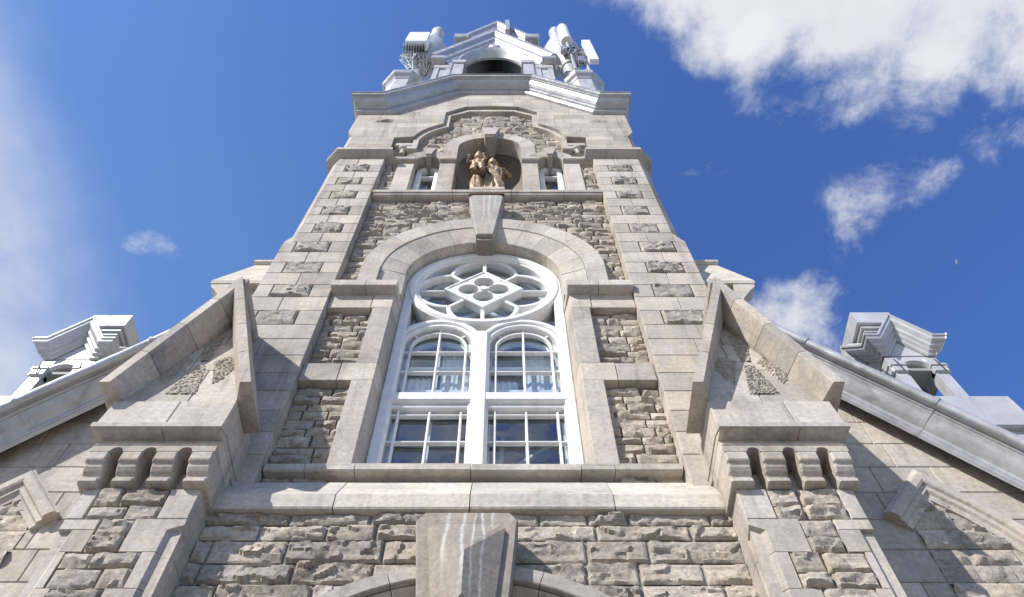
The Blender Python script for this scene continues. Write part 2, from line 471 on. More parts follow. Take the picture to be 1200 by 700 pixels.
def rock_face(mb, rnd, x0, x1, z0, z1, yf, res, amp, keep=None, seed=0.0, layered=0.4):
    """one rock-faced stone: a fractured bulging face with its own edges"""
    g = 0.006
    x0 += g + rnd.uniform(0, .006); x1 -= g + rnd.uniform(0, .006); z0 += g; z1 -= g + rnd.uniform(0, .005)
    w, h = x1 - x0, z1 - z0
    if w < .03 or h < .02: return
    nx = max(3, int(w / res)); nz = max(3, int(h / res))
    pl = []
    for _ in range(rnd.randint(4, 6)):
        pl.append((rnd.uniform(.55, 1.15), rnd.uniform(-1.1, 1.1), rnd.uniform(-1.3, 1.3), rnd.random(), rnd.random()))
    am = amp * rnd.uniform(.65, 1.15)
    csx, csz = rnd.uniform(5.5, 8.5), rnd.uniform(8.0, 13.0)
    def height(u, v, x, z):
        hh = min(a + b * (u - cu) + c * (v - cv) for a, b, c, cu, cv in pl)
        rg = 1 - abs(noise.noise(Vector((x * 3.2, seed + 3.1, z * 15.0)))) * 2.2
        hh += layered * .6 * (rg - .5)
        wx = x + .03 * noise.noise(Vector((x * 6, seed + 9, z * 6)))
        wz_ = .5 * noise.noise(Vector((x * 5 + 7, seed, z * 5)))
        r2 = 1 - abs(noise.noise(Vector((wx * 8, seed, z * 13)))) * 2.4
        r3 = 1 - abs(noise.noise(Vector((wx * 19 + 4, seed, z * 27)))) * 2.4
        ax_, az_ = wx * csx + seed, z * csz + wz_ * .6
        vd, vp = noise.voronoi(Vector((ax_, seed * 1.7, az_)), distance_metric='DISTANCE', exponent=2.5)
        c0 = vp[0]
        hx = noise.cell(Vector((c0.x * 7.3 + 1.1, c0.y * 3.3, c0.z * 5.7))); hz = noise.cell(Vector((c0.x * 3.9, c0.y * 9.1 + 4, c0.z * 8.3 + 2)))
        ho = noise.cell(Vector((c0.x * 11.9 + 3, c0.y * 2.1, c0.z * 4.7 + 7)))
        hh = hh * .6 + .30 + .22 * (ho - .1) + .55 * (hx * (ax_ - c0.x) + hz * (az_ - c0.z) * 1.2)
        hh += .14 * (r2 - .45) + .10 * (r3 - .45) + .10 * noise.noise(Vector((x * 45, seed, z * 55)))
        ex = min(u, 1 - u) * w; ez = min(v, 1 - v) * h
        e = min(ex, ez)
        lim = (e / (amp * 0.42)) + .04
        return min(max(hh, .22), lim, 1.3) * am
    vs = []
    for j in range(nz + 1):
        for i in range(nx + 1):
            u, v = i / nx, j / nz
            x = x0 + w * u; z = z0 + h * v
            vs.append((x, yf - height(u, v, x, z), z))
    fs = []
    for j in range(nz):
        for i in range(nx):
            if keep and not keep(x0 + w * (i + .5) / nx, z0 + h * (j + .5) / nz): continue
            a = j * (nx + 1) + i
            fs.append((a, a + 1, a + nx + 2, a + nx + 1))
    # rim back to the mortar
    o = len(vs)
    rim = [i for i in range(nx + 1)] + [j * (nx + 1) + nx for j in range(1, nz + 1)] + [nz * (nx + 1) + i for i in range(nx - 1, -1, -1)] + [j * (nx + 1) for j in range(nz - 1, 0, -1)]
    if not keep:
        vs += [(vs[i][0], yf + .03, vs[i][2]) for i in rim]
        k = len(rim)
        for q in range(k):
            fs.append((rim[q], o + q, o + (q + 1) % k, rim[(q + 1) % k]))
    if keep:
        used = sorted({i for f in fs for i in f}); mp = {i: q for q, i in enumerate(used)}
        vs = [vs[i] for i in used]; fs = [tuple(mp[i] for i in f) for f in fs]
    if fs: mb.add(vs, fs)

def rubble(mb, x0, x1, z0, z1, yf, ch=(.12, .2), lw=(.25, .6), res=.025, amp=.04, keep=None, seed=1, layered=0.4, even=0.0):
    rnd = random.Random(seed)
    z = z0
    while z < z1 - .03:
        hgt = rnd.uniform(*ch)
        if z1 - (z + hgt) < ch[0] * .6: hgt = z1 - z
        zt = min(z + hgt, z1)
        x = x0 - rnd.uniform(0, lw[0] * .8)
        while x < x1 - .01:
            L = rnd.uniform(*lw)
            a, b = max(x, x0), min(x + L, x1)
            if x1 - b < lw[0] * .35: b = x1
            if keep is None or any(keep(a + (b - a) * i / 4, z + (zt - z) * j / 3) for i in range(5) for j in range(4)):
                if rnd.random() < .22 and zt - z > .15 and keep is None:
                    zm = z + (zt - z) * rnd.uniform(.4, .6)
                    rock_face(mb, rnd, a, b, z, zm, yf, res, amp, keep, seed * 7.1 + x, layered)
                    rock_face(mb, rnd, a, b, zm, zt, yf, res, amp, keep, seed * 3.1 + x, layered)
                else:
                    rock_face(mb, rnd, a, b, z, zt, yf, res, amp, keep, seed * 7.1 + x, layered)
            x = b if b == x1 else x + L
            if b == x1: break
        z = zt

def voussoirs(mb, c, r0, r1, angs, y0, y1, yb, g=.003):
    """arch stones; y0/y1 are the front at the inner/outer radius"""
    for a0, a1 in zip(angs[:-1], angs[1:]):
        n = max(2, int(abs(a1 - a0) / 4))
        R = []
        da = math.degrees(g / r1) * (1 if a1 > a0 else -1)
        bb = .008
        for i in range(n + 1):
            a = radians(a0 + da + (a1 - a0 - 2 * da) * i / n)
            cs, sn = cos(a), sin(a)
            R.append([(c[0] + r * cs, y, c[1] + r * sn) for r, y in ((r0, yb), (r0, y0 + bb), (r0 + bb, y0), (r1 - bb, y1), (r1, y1 + bb), (r1, yb))])
        mb.rings(R)

def wall_grid(mb, x0, x1, z0, z1, y, inside, res=.05):
    nx = int(round((x1 - x0) / res)); nz = int(round((z1 - z0) / res))
    vs = [(x0 + (x1 - x0) * i / nx, y, z0 + (z1 - z0) * j / nz) for j in range(nz + 1) for i in range(nx + 1)]
    fs = []
    for j in range(nz):
        for i in range(nx):
            if inside(x0 + (x1 - x0) * (i + .5) / nx, z0 + (z1 - z0) * (j + .5) / nz): continue
            a = j * (nx + 1) + i
            fs.append((a, a + 1, a + nx + 2, a + nx + 1))
    mb.add(vs, fs)

def courses(mb, x0, x1, zs, yf, yb, lw, rnd, halfplanes=(), left=None, right=None, b=.006, g=.003):
    """coursed ashlar; left(z)/right(z) give ragged limits"""
    for k in range(len(zs) - 1):
        za, zb = zs[k], zs[k + 1]
        xs = [x0]
        x = x0 - rnd.uniform(0, lw[0])
        while True:
            x += rnd.uniform(*lw)
            if x > x1 - lw[0] * .4: break
            if x > x0 + lw[0] * .4: xs.append(x)
        xs.append(x1)
        for a, c in zip(xs[:-1], xs[1:]):
            P = [(a + g, za + g), (c - g, za + g), (c - g, zb - g), (a + g, zb - g)]
            for hp in halfplanes: P = clip(P, *hp)
            if len(P) >= 3: mb.slab(P, yf, yb, b)

# ------------------------------------------------------------------ ground
g = MB(); g.add([(-600, -600, 0), (600, -600, 0), (600, 600, 0), (-600, 600, 0)], [(0, 1, 2, 3)])
tag(g.build('ground', 'pave'), kind='structure')

# ------------------------------------------------------------------ the church
church = empty('church', (-0.268, 0, 0))
tag(church, 'grey limestone church front with tall central tower, stepped buttresses and silver metal cornices', 'church')
P_, W_ = 4.5, 4.67
PI0, PI1 = 1.815, 2.73                      # pilaster edges
ZC = [6.50, 7.13, 7.45, 7.77, 8.09, 8.41, 8.74, 9.07, 9.38, 9.70, 10.03, 10.35, 10.67, 10.98, 11.29, 11.62, 11.93, 12.25, 12.58, 12.92, 13.24, 13.55, 13.86, 14.19, 14.48, 14.80, 15.17]
ROCKS = {8, 10, 12, 14, 16, 18, 20, 22, 24}

def in_window(x, z, m=0.0):
    r = 1.0 + m
    return (abs(x) < r and 6.9 < z < 10.89) or (x * x + (z - 10.89) ** 2 < r * r and z >= 10.89)
def in_niche(x, z, m=0.0):
    r = .58 + m
    return (abs(x) < r and 13.6 < z < 16.22) or (x * x + (z - 16.22) ** 2 < r * r and z >= 16.22)
def in_small(x, z, m=0.0):
    r = .21 + m; ax = abs(x) - 1.087
    return (abs(ax) < r and 13.7 < z < 15.36) or (ax * ax + (z - 15.36) ** 2 < r * r and z >= 15.36)

# --- tower core: mortar backing, sides and back
b = MB()
wall_grid(b, -1.83, 1.83, 6.4, 19.2, W_ + .035, lambda x, z: in_window(x, z, .06) or in_niche(x, z, .06) or in_small(x, z, .06))
b.box(-PI1 + .02, PI1 - .02, P_ + .02 + .15, 10.4, 0, 6.6)
for s in (-1, 1):
    b.box(s * (PI0 + .015), s * (PI1 - .15), P_ + .035, 4.75, 6.4, 19.0)
    b.add([(s * (PI1 - .01), 4.66, 6.4), (s * (PI1 - .01), 10.4, 6.4), (s * (PI1 - .01), 10.4, 19.3), (s * (PI1 - .01), 4.66, 19.3)], [(0, 1, 2, 3)])
b.add([(-PI1, 10.4, 6.4), (PI1, 10.4, 6.4), (PI1, 10.4, 19.3), (-PI1, 10.4, 19.3)], [(0, 1, 2, 3)])
b.add([(-PI1, 4.9, 19.3), (PI1, 4.9, 19.3), (PI1, 10.4, 19.3), (-PI1, 10.4, 19.3)], [(0, 1, 2, 3)])
tower = b.build('tower_wall', 'mortar', church)

# --- tower side walls in coursed stone
b = MB(); rnd = random.Random(5)
for s in (-1, 1):
    t = MB()
    zs = [6.4 + .325 * i for i in range(40)]
    courses(t, 4.66, 10.4, zs, 0, .1, (.4, .9), rnd)
    b.merge(t, lambda p, s=s: (s * (PI1 - .0 - p[1]), p[0], p[2]))
b.build('side_wall', 'ashlar', tower)

# --- lower rubble wall beneath the belt course
b = MB()
def below_arch(x, z): return not (x * x + (z - 3.94) ** 2 < 1.6 ** 2 or (abs(x) < 1.6 and z < 3.94))
rubble(b, -2.02, 2.02, 4.6, 6.30, 4.42, ch=(.15, .23), lw=(.3, .72), res=.014, amp=.055, keep=below_arch, seed=11, layered=.25)
rubble(b, -2.02, 2.02, 0.0, 4.6, 4.42, ch=(.18, .26), lw=(.3, .8), res=.05, amp=.06, keep=below_arch, seed=12, layered=.25)
lw_ = b.build('rubble_wall', 'rubble', church, smooth=True, angle=35)
b = MB()
wall_grid(b, -2.02, 2.02, 0, 6.3, 4.431, lambda x, z: not below_arch(x * 1.02, z), .05)
b.build('mortar_bed', 'mortar', lw_)

# --- rubble panels of the tower front
b = MB()
for s in (-1, 1):
    for (za, zb) in ((6.9, 8.36), (8.68, 9.87)):
        xa, xb = sorted((s * 1.25, s * 1.83))
        rubble(b, xa, xb, za, zb, W_, ch=(.10, .17), lw=(.2, .45), res=.02, amp=.05, seed=20 + s + int(za), layered=.5)
rubble(b, -1.83, 1.83, 10.25, 13.6, W_, ch=(.10, .19), lw=(.25, .6), res=.026, amp=.055,
       keep=lambda x, z: x * x + (z - 10.89) ** 2 > 1.38 ** 2 and not (abs(x) < 1.35 and z < 10.89), seed=31, layered=.75)
for s in (-1, 1):
    xa, xb = sorted((s * 1.58, s * 1.83))
    rubble(b, xa, xb, 13.7, 15.25, W_, ch=(.12, .2), lw=(.15, .3), res=.03, amp=.05, seed=40 + s, layered=.6)
def in_trefoil(x, z):
    ax = abs(x)
    if in_niche(x, z, .12): return False
    if in_small(x, z, .1): return False
    if z < 15.3: return False
    if z < 16.46: return ax < 1.83
    if ax < .95 and z < 18.2: return True
    if ax < .95 and z < 18.66 - max(0, ax - .48) * .93: return True
    return x * x + (z - 16.22) ** 2 < 1.5 ** 2
rubble(b, -1.83, 1.83, 15.3, 18.7, W_, ch=(.11, .2), lw=(.25, .55), res=.035, amp=.055, keep=in_trefoil, seed=51, layered=.7)
b.build('rubble_infill', 'rubble', tower, smooth=True, angle=35)

# --- pilasters
for s in (-1, 1):
    b = MB(); rk = MB(); rnd = random.Random(60 + s)
    for k in range(len(ZC) - 1):
        z0, z1 = ZC[k], ZC[k + 1]
        out = PI1 if z1 < 11.7 else PI1 - .13
        wd = out - PI0
        if k in ROCKS:
            j = rnd.uniform(-.03, .03)
            a, c = PI0 + wd * (.27 + j), PI0 + wd * (.79 + j)
            b.rect(s * PI0, s * a, z0, z1, P_, P_ + .18); b.rect(s * c, s * out, z0, z1, P_, P_ + .18)
            xa, xb = sorted((s * a, s * c))
            rock_face(rk, rnd, xa + .004, xb - .004, z0 + .004, z1 - .004, P_ + .004, .02, .05, None, k * 3.3 + s, .9)
        else:
            a = PI0 + wd * (.55 + rnd.uniform(-.05, .05))
            if k < 8 and k % 2 == 1:
                b.rect(s * PI0, s * (PI0 + wd * .98), z0, z1, P_, P_ + .18)
            else:
                b.rect(s * PI0, s * a, z0, z1, P_, P_ + .18); b.rect(s * a, s * out, z0, z1, P_, P_ + .18)
        if out < PI1:                                # chamfered outer corner
            gz = .003
            R = [[(s * (out - .002), P_ + .002, z), (s * PI1, P_ + .132, z), (s * PI1, P_ + .2, z), (s * (out - .05), P_ + .2, z)] for z in (z0 + gz, z1 - gz)]
            b.rings(R)
        elif k == 15 - 1:
            pass
    # broach stop where the chamfer starts
    b.add([(s * (PI1 - .001), P_ + .003, 11.618), (s * (PI1 - .131), P_ + .003, 11.9), (s * (PI1 - .001), P_ + .133, 11.9), (s * (PI1 - .131), P_ + .003, 11.618), (s * (PI1 - .001), P_ + .14, 11.618)], [(0, 1, 2), (0, 3, 1), (0, 2, 4), (3, 0, 4), (1, 3, 4, 2)])
    pil = b.build('pilaster', 'ashlar', church)
    rk.build('rock_faced_block', 'rock', pil, smooth=True, angle=35)

# --- belt course
b = MB(); rnd = random.Random(3)
xs = [-2.04, -1.05, .0, 1.12, 1.99]
prof = [(4.60, 6.285), (4.345, 6.285), (4.335, 6.30), (4.335, 6.44), (4.35, 6.465), (4.56, 6.83), (4.66, 6.93), (4.66, 6.5)]
for a, c in zip(xs[:-1], xs[1:]):
    j = rnd.uniform(-.006, .006)
    b.rings([[(x, y + j, z + j * .3) for y, z in prof] for x in (a + .004, c - .004)])
b.build('belt_course', 'ashlar_pale', church)

# --- window sill
b = MB()
xs = [-1.805, -1.45, -1.02, -.02, .93, 1.22, 1.805]
for a, c in zip(xs[:-1], xs[1:]):
    j = rnd.uniform(-.004, .004)
    b.rings([[(x, y + j, z) for y, z in [(4.99, 6.90), (4.70, 6.98), (4.66, 6.99), (4.575, 6.99), (4.56, 7.0), (4.56, 7.075), (4.58, 7.095), (4.84, 7.16), (4.99, 7.16)]] for x in (a + .003, c - .003)])
b.build('window_sill', 'ashlar_pale', church)

# --- window surround: jambs, through stones, imposts, arch, keystone
b = MB()
YJ = 4.555
for s in (-1, 1):
    for (za, zb, xo) in ((7.05, 8.36, 1.275), (8.36, 8.68, 1.42), (8.68, 9.87, 1.275), (9.87, 10.19, 1.30)):
        # slightly splayed reveal
        g_ = .003
        R = []
        for z, ins in ((za + g_, 0), (zb - g_, 0)):
            R.append([(s * (xo - g_), 4.75, z), (s * (xo - g_), YJ + .008, z), (s * (xo - g_ - .008), YJ, z), (s * 1.058, YJ, z), (s * 1.05, YJ + .008, z), (s * 1.0, 4.84, z), (s * 1.0, 5.0, z), (s * 1.2, 5.0, z)])
        b.rings(R)
    b.rect(s * 1.42, s * 1.815, 8.36, 8.68, YJ + .004, 4.75)
    b.rect(s * 1.30, s * 1.815, 9.87, 10.19, YJ + .004, 4.75)
sur = b.build('window_surround', 'ashlar', church)
b = MB()
for s in (-1, 1):
    R = [[(s * x, y, z) for y, z in ((4.8, 10.185), (4.55, 10.185), (4.44, 10.19), (4.425, 10.2), (4.425, 10.33), (4.44, 10.345), (4.8, 10.40))] for x in (1.025, 1.40)]
    b.rings(R)
    R = [[(s * x, y, z) for y, z in ((4.8, 10.185), (4.55, 10.185), (4.44, 10.19), (4.425, 10.2), (4.425, 10.33), (4.44, 10.345), (4.8, 10.40))] for x in (1.406, 1.813)]
    b.rings(R)
    b.rings([[(s * x, y, z) for x, y in ((1.0, 4.8), (1.03, 4.5), (1.2, 4.5), (1.2, 4.8))] for z in (10.19, 10.36)])
b.build('impost', 'ashlar_pale', sur)
b = MB()
CZ = 10.89
# hood band and splayed inner order
angR = [0, 17, 35, 53, 70, 83.5]
voussoirs(b, (0, CZ), 1.31, 1.56, angR, 4.53, 4.50, 4.72)
voussoirs(b, (0, CZ), 1.31, 1.56, [180 - a for a in angR], 4.53, 4.50, 4.72)
angR = [0, 15, 33, 50, 66, 83.0]
voussoirs(b, (0, CZ), 1.0, 1.307, angR, 4.63, 4.545, 5.0)
voussoirs(b, (0, CZ), 1.0, 1.307, [180 - a for a in angR], 4.63, 4.545, 5.0)
for s in (-1, 1):                                   # stilted springers
    b.rect(s * 1.31, s * 1.56, 10.345, CZ - .002, 4.50, 4.72)
    R = [[(s * 1.0, 5.0, z), (s * 1.0, 4.64, z), (s * 1.307, 4.545, z), (s * 1.307, 4.72, z)] for z in (10.345, CZ - .003)]
    b.rings(R)
b.build('arch_stones', 'ashlar_pale', sur)
def keystone(mb, zt, zb, wt_, wb, yt, ybm, yback, ch=.02):
    R = []
    for z, w, y in ((zb, wb, ybm), (zt - .06, wt_, yt), (zt, wt_ - .05, yt)):
        R.append([(-w, yback, z), (-w, y + ch, z), (-w + ch, y, z), (w - ch, y, z), (w, y + ch, z), (w, yback, z)])
    mb.rings(R)
b = MB(); keystone(b, 13.15, 11.80, .265, .125, 4.41, 4.46, 5.0)
k1 = b.build('arch_keystone', 'ks2', sur)
b = MB(); b.box(-.27, .27, 4.39, 4.62, 13.16, 13.185)
b.build('flashing', 'copper', k1)
b = MB()
b.rings([[(-.11, 4.52, 11.86), (.11, 4.52, 11.86), (.11, 4.52, 11.72), (-.11, 4.52, 11.72)], [(-.09, 4.99, 11.86), (.09, 4.99, 11.86), (.09, 4.99, 11.82), (-.09, 4.99, 11.82)]])
b.build('keystone_foot', 'niche', k1)  # underside in the stone darkened for shade

# --- the great window
b = MB()
YF = 4.80
win_out = [(-.945, 7.0), (-.945, CZ)] + arc(0, CZ, .945, 180, 0, 40)[1:-1] + [(.945, CZ), (.945, 7.0)]
b.bar(win_out, .115, YF, 5.0, b=.012)
b.rect(-1.0, 1.0, 7.0, 7.20, YF + .03, 5.0)
window = b.build('great_window', 'white', church, smooth=True, angle=30)
b = MB()                                              # mullion and two arched lights
b.bar([(0.005, 7.05), (0.005, 9.72)], .165, YF - .015, 5.0, b=.02)
for cxw in (-.49, .49):
    for (R_, w, y) in ((.475, .075, YF + .005), (.415, .06, YF + .03)):
        pth = [(cxw - R_, 7.1), (cxw - R_, 9.52)] + arc(cxw, 9.52, R_, 180, 0, 28)[1:-1] + [(cxw + R_, 9.52), (cxw + R_, 7.1)]
        b.bar(pth, w, y, 5.0, b=.015)
    b.rect(cxw - .45, cxw + .45, 8.35, 8.51, YF - .005, 5.0, b=.02)
    b.rect(cxw - .42, cxw + .42, 8.29, 8.36, YF + .05, 5.0, b=.01)
    b.rect(cxw - .42, cxw + .42, 7.1, 7.33, YF + .04, 5.0, b=.01)
b.build('light_frame', 'white', window, smooth=True, angle=30)
b = MB()                                              # glazing bars of the lights
GY0, GY1 = 4.885, 4.935
for cxw in (-.49, .49):
    for dx in (-.318, 0, .318):
        zt = 9.52 if dx else 9.92
        b.bar([(cxw + dx, 8.5), (cxw + dx, zt)], .026, GY0, GY1, b=.006)
        b.bar([(cxw + dx, 7.3), (cxw + dx, 8.32)], .026, GY0, GY1, b=.006)
    for z in (8.585, 9.02, 9.425):
        b.bar([(cxw - .40, z), (cxw + .40, z)], .022, GY0 + .003, GY1, b=.006)
    for z in (7.797, 8.225):
        b.bar([(cxw - .40, z), (cxw + .40, z)], .022, GY0 + .003, GY1, b=.006)
    b.bar(arc(cxw, 9.52, .318, 180, 0, 24), .028, GY0, GY1, b=.006)
    for a in (40, 140):
        b.bar([(cxw + .32 * cos(radians(a)), 9.52 + .32 * sin(radians(a))), (cxw + .40 * cos(radians(a)), 9.52 + .40 * sin(radians(a)))], .022, GY0, GY1)
b.build('glazing_bar', 'white', window)
b = MB()                                              # rose tracery
b.bar(arc(0, CZ, .925, 0, 360, 64)[:-1], .12, YF - .02, 5.0, closed=True, b=.03)
b.bar(arc(0, CZ, .858, 0, 360, 64)[:-1], .045, YF + .02, 5.0, closed=True, b=.012)
TY = 4.86
for q in range(4):
    th = q * 90
    pts = []
    for a in range(-90, 91, 6):
        x, z = .43 + .43 * cos(radians(a)), .43 * sin(radians(a))
        pts.append((x * cos(radians(th)) - z * sin(radians(th)), CZ + x * sin(radians(th)) + z * cos(radians(th))))
    b.bar(pts, .06, TY, 4.97, b=.012)
    d = radians(th + 45)
    b.bar([(.34 * cos(d), CZ + .34 * sin(d)), (.62 * cos(d), CZ + .62 * sin(d))], .055, TY + .002, 4.97, b=.01)
    d = radians(th)
    b.bar([(.47 * cos(d), CZ + .47 * sin(d)), (.85 * cos(d), CZ + .85 * sin(d))], .03 if q % 2 == 0 else .05, TY + .01, 4.96, b=.006)
# lozenge plate with four round lights: built from quarter pieces
hd, rr, dc = .49, .135, .195
for q in range(4):
    th = radians(q * 90)
    def R2(x, z): return (x * cos(th) - z * sin(th), CZ + x * sin(th) + z * cos(th))
    n_ = 24
    inner = [(dc + rr * cos(radians(a)), rr * sin(radians(a))) for a in [360 * i / n_ for i in range(n_)]]
    def outer_pt(a):
        # kite: (0,0) (h/2,h/2) (h,0) (h/2,-h/2)
        dx, dz = cos(a), sin(a); best = 9
        K = [(0, 0), (hd / 2, -hd / 2), (hd, 0), (hd / 2, hd / 2)]
        for i in range(4):
            (x0, z0), (x1, z1) = K[i], K[(i + 1) % 4]
            ex, ez = x1 - x0, z1 - z0
            det = dx * (-ez) + ex * dz
            if abs(det) < 1e-9: continue
            px_, pz_ = x0 - dc, z0
            t = (px_ * (-ez) + ex * pz_) / det
            u = (dx * pz_ - dz * px_) / det
            if t > 0 and -1e-6 <= u <= 1 + 1e-6: best = min(best, t)
        return (dc + dx * best, dz * best)
    outer = [outer_pt(2 * pi * i / n_) for i in range(n_)]
    ring = []
    for (xi, zi), (xo, zo) in zip(inner, outer):
        a_ = R2(xi, zi); c_ = R2(xo, zo)
        ring.append([(a_[0], 4.97, a_[1]), (a_[0], TY - .015, a_[1]), (c_[0], TY - .015, c_[1]), (c_[0], 4.97, c_[1])])
    b.rings(ring, loop=True)
b.bar([(hd, CZ), (0, CZ + hd), (-hd, CZ), (0, CZ - hd)], .035, TY - .03, 4.97, closed=True, b=.008)
b.lathe([(0.001, -.02), (.05, -.02), (.05, .02), (0.001, .02)], (0, 0, 0), 12)
o_ = len(b.v) - 48
for i in range(o_, len(b.v)):
    x, y, z = b.v[i]; b.v[i] = (x, TY - .02 + z, CZ + y)
b.build('rose_tracery', 'white', window, smooth=True, angle=30)
b = MB()
gp = [(.97, 9.972), (.97, CZ)] + arc(0, CZ, .95, 0, 180, 40)[1:-1] + [(-.97, CZ), (-.97, 9.972)]
b.add([(x, 4.945, z) for x, z in gp], [tuple(range(len(gp)))])
rnd = random.Random(17)
for cxw in (-.49, .49):                                # every pane of the lights sits at its own slight tilt
    xs = [cxw - .485, cxw - .318, cxw, cxw + .318, cxw + .485]; zs = [7.1, 7.797, 8.225, 8.43, 8.585, 9.02, 9.425, 9.97]
    for xa, xb in zip(xs[:-1], xs[1:]):
        for za, zb in zip(zs[:-1], zs[1:]):
            tx, tz = rnd.uniform(-.022, .022), rnd.uniform(-.022, .022)
            xm, zm = (xa + xb) / 2, (za + zb) / 2
            b.add([(x, 4.945 + tx * (x - xm) + tz * (z - zm), z) for x, z in ((xa, za), (xb, za), (xb, zb), (xa, zb))], [(0, 1, 2, 3)])
b.build('window_pane', 'glass', window, gap=.5)
# inner storm sash, curtains and roof timbers seen through the glass
b = MB()
for cxw in (-.49, .49):
    pth = [(cxw - .40, 7.2), (cxw - .40, 9.45)] + arc(cxw, 9.45, .40, 180, 0, 20)[1:-1] + [(cxw + .40, 9.45), (cxw + .40, 7.2)]
    b.bar(pth, .06, 5.03, 5.07)
    for z in (7.55, 7.95, 8.40, 8.85, 9.30):
        b.bar([(cxw - .4, z), (cxw + .4, z)], .045, 5.03, 5.06)
    b.bar([(cxw, 7.2), (cxw, 9.8)], .03, 5.035, 5.06)
b.bar(arc(0, CZ - .05, .78, 0, 360, 40)[:-1], .06, 5.03, 5.07, closed=True)
b.bar([(-.8, CZ - .2), (.8, CZ - .2)], .05, 5.03, 5.07)
b.bar([(-.55, CZ - .72), (0, CZ - .2), (.55, CZ - .72)], .06, 5.035, 5.07)
b.build('storm_sash', 'sash', window)
b = MB()
for (x0, x1, z0, z1) in ((-.46, -.12, 8.70, 9.80), (.51, .87, 8.70, 9.80), (-.86, -.56, 8.70, 9.30), (.12, .42, 8.70, 9.22)):
    n_ = 14
    b.add([(x0 + (x1 - x0) * i / n_, 5.17 + .010 * sin(i * 1.9), z) for z in (z0, z1) for i in range(n_ + 1)],
          [(i, i + 1, i + n_ + 2, i + n_ + 1) for i in range(n_)])
b.build('curtain', 'curtain', window)
b = MB()
for (p, q) in (((.05, 5.9, 8.3), (1.6, 5.6, 9.4)), ((.1, 5.9, 7.9), (1.6, 5.7, 9.05)), ((.45, 5.7, 7.6), (1.2, 5.7, 8.9)), ((.2, 5.8, 8.0), (.25, 5.8, 9.0))):
    b.tube([p, q], .03, 6)
b.build('roof_timber', 'sash', window)
b = MB()
b.box(-1.9, 1.9, 5.10, 9.5, 6.6, 13.3)
b.f = [f for i, f in enumerate(b.f) if i != 0]        # open toward the window
wall_grid(b, -1.9, 1.9, 6.6, 13.3, 5.10, lambda x, z: in_window(x, z, .05), .1)
b.build('organ_loft', 'room', church)

# --- upper sill under the niche
b = MB()
xs = [-1.81, -1.35, -.55, .38, 1.20, 1.81]
for a, c in zip(xs[:-1], xs[1:]):
    b.rings([[(x, y, z) for y, z in ((4.8, 13.50), (4.58, 13.50), (4.545, 13.52), (4.535, 13.56), (4.515, 13.57), (4.515, 13.66), (4.53, 13.675), (5.0, 13.80), (5.0, 13.5))] for x in (a + .003, c - .003)])
b.build('niche_sill', 'ashlar', church)

# --- niche with its arch
b = MB()
NC = 16.22
angs = [0, 30, 58, 80]
voussoirs(b, (0, NC), .58, .845, angs, 4.625, 4.615, 4.95)
voussoirs(b, (0, NC), .58, .845, [180 - a for a in angs], 4.625, 4.615, 4.95)
for s in (-1, 1):
    b.rect(s * .58, s * .845, 15.36, NC - .002, 4.617, 4.95)
    b.rect(s * .58, s * .86, 13.66, 15.20, 4.60, 4.95, b=.008)
    for (xa, xb) in ((.575, .875), (1.30, 1.812)):                     # impost band, string course on the wall
        x0, x1 = xa, xb
        R = [[(s * x, y, z) for y, z in ((4.75, 15.19), (4.66, 15.195), (4.545, 15.24), (4.53, 15.26), (4.53, 15.345), (4.55, 15.36), (4.75, 15.40))] for x in (x0, x1)]
        b.rings(R)
    # small window jambs
    b.rect(s * 1.305, s * 1.595, 13.66, 15.19, 4.605, 4.92, b=.008)
    c_ = (s * 1.087, 15.36)
    an = [0, 40, 74] if True else None
    voussoirs(b, c_, .215, .40, [0, 40, 76], 4.60, 4.56, 4.92)
    voussoirs(b, c_, .215, .40, [180, 140, 104], 4.60, 4.56, 4.92)
    R = []
    for z, w, y in ((15.52, .05, 4.53), (15.86, .12, 4.53)):
        R.append([(c_[0] - w, 4.8, z), (c_[0] - w, y, z), (c_[0] + w, y, z), (c_[0] + w, 4.8, z)])
    b.rings(R)
    b.bbox(c_[0] - .045, c_[0] + .045, 4.56, 4.9, 15.47, 15.54, .01)
niche = b.build('niche_surround', 'ashlar', church)
b = MB()
R = []
for z, w, y in ((16.62, .10, 4.50), (17.12, .17, 4.52)):
    R.append([(-w, 4.9, z), (-w, y, z), (w, y, z), (w, 4.9, z)])
b.rings(R)
b.bbox(-.085, .085, 4.53, 4.95, 16.56, 16.66, .015)
b.build('niche_keystone', 'ashlar', niche)
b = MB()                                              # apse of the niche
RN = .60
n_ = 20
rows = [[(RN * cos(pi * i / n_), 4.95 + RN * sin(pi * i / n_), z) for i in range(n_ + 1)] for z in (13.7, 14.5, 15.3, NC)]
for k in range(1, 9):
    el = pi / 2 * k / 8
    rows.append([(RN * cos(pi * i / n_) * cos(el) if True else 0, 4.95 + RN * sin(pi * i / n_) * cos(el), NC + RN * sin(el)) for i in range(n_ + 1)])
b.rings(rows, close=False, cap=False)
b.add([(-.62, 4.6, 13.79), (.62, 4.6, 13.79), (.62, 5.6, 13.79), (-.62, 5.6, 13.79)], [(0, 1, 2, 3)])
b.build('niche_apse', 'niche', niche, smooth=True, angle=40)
b = MB()
b.bbox(-.27, .27, 4.56, 5.3, 13.795, 13.93, .02); b.bbox(-.22, .22, 4.60, 5.25, 13.92, 14.02, .02)
b.build('niche_plinth', 'ashlar_pale', niche)

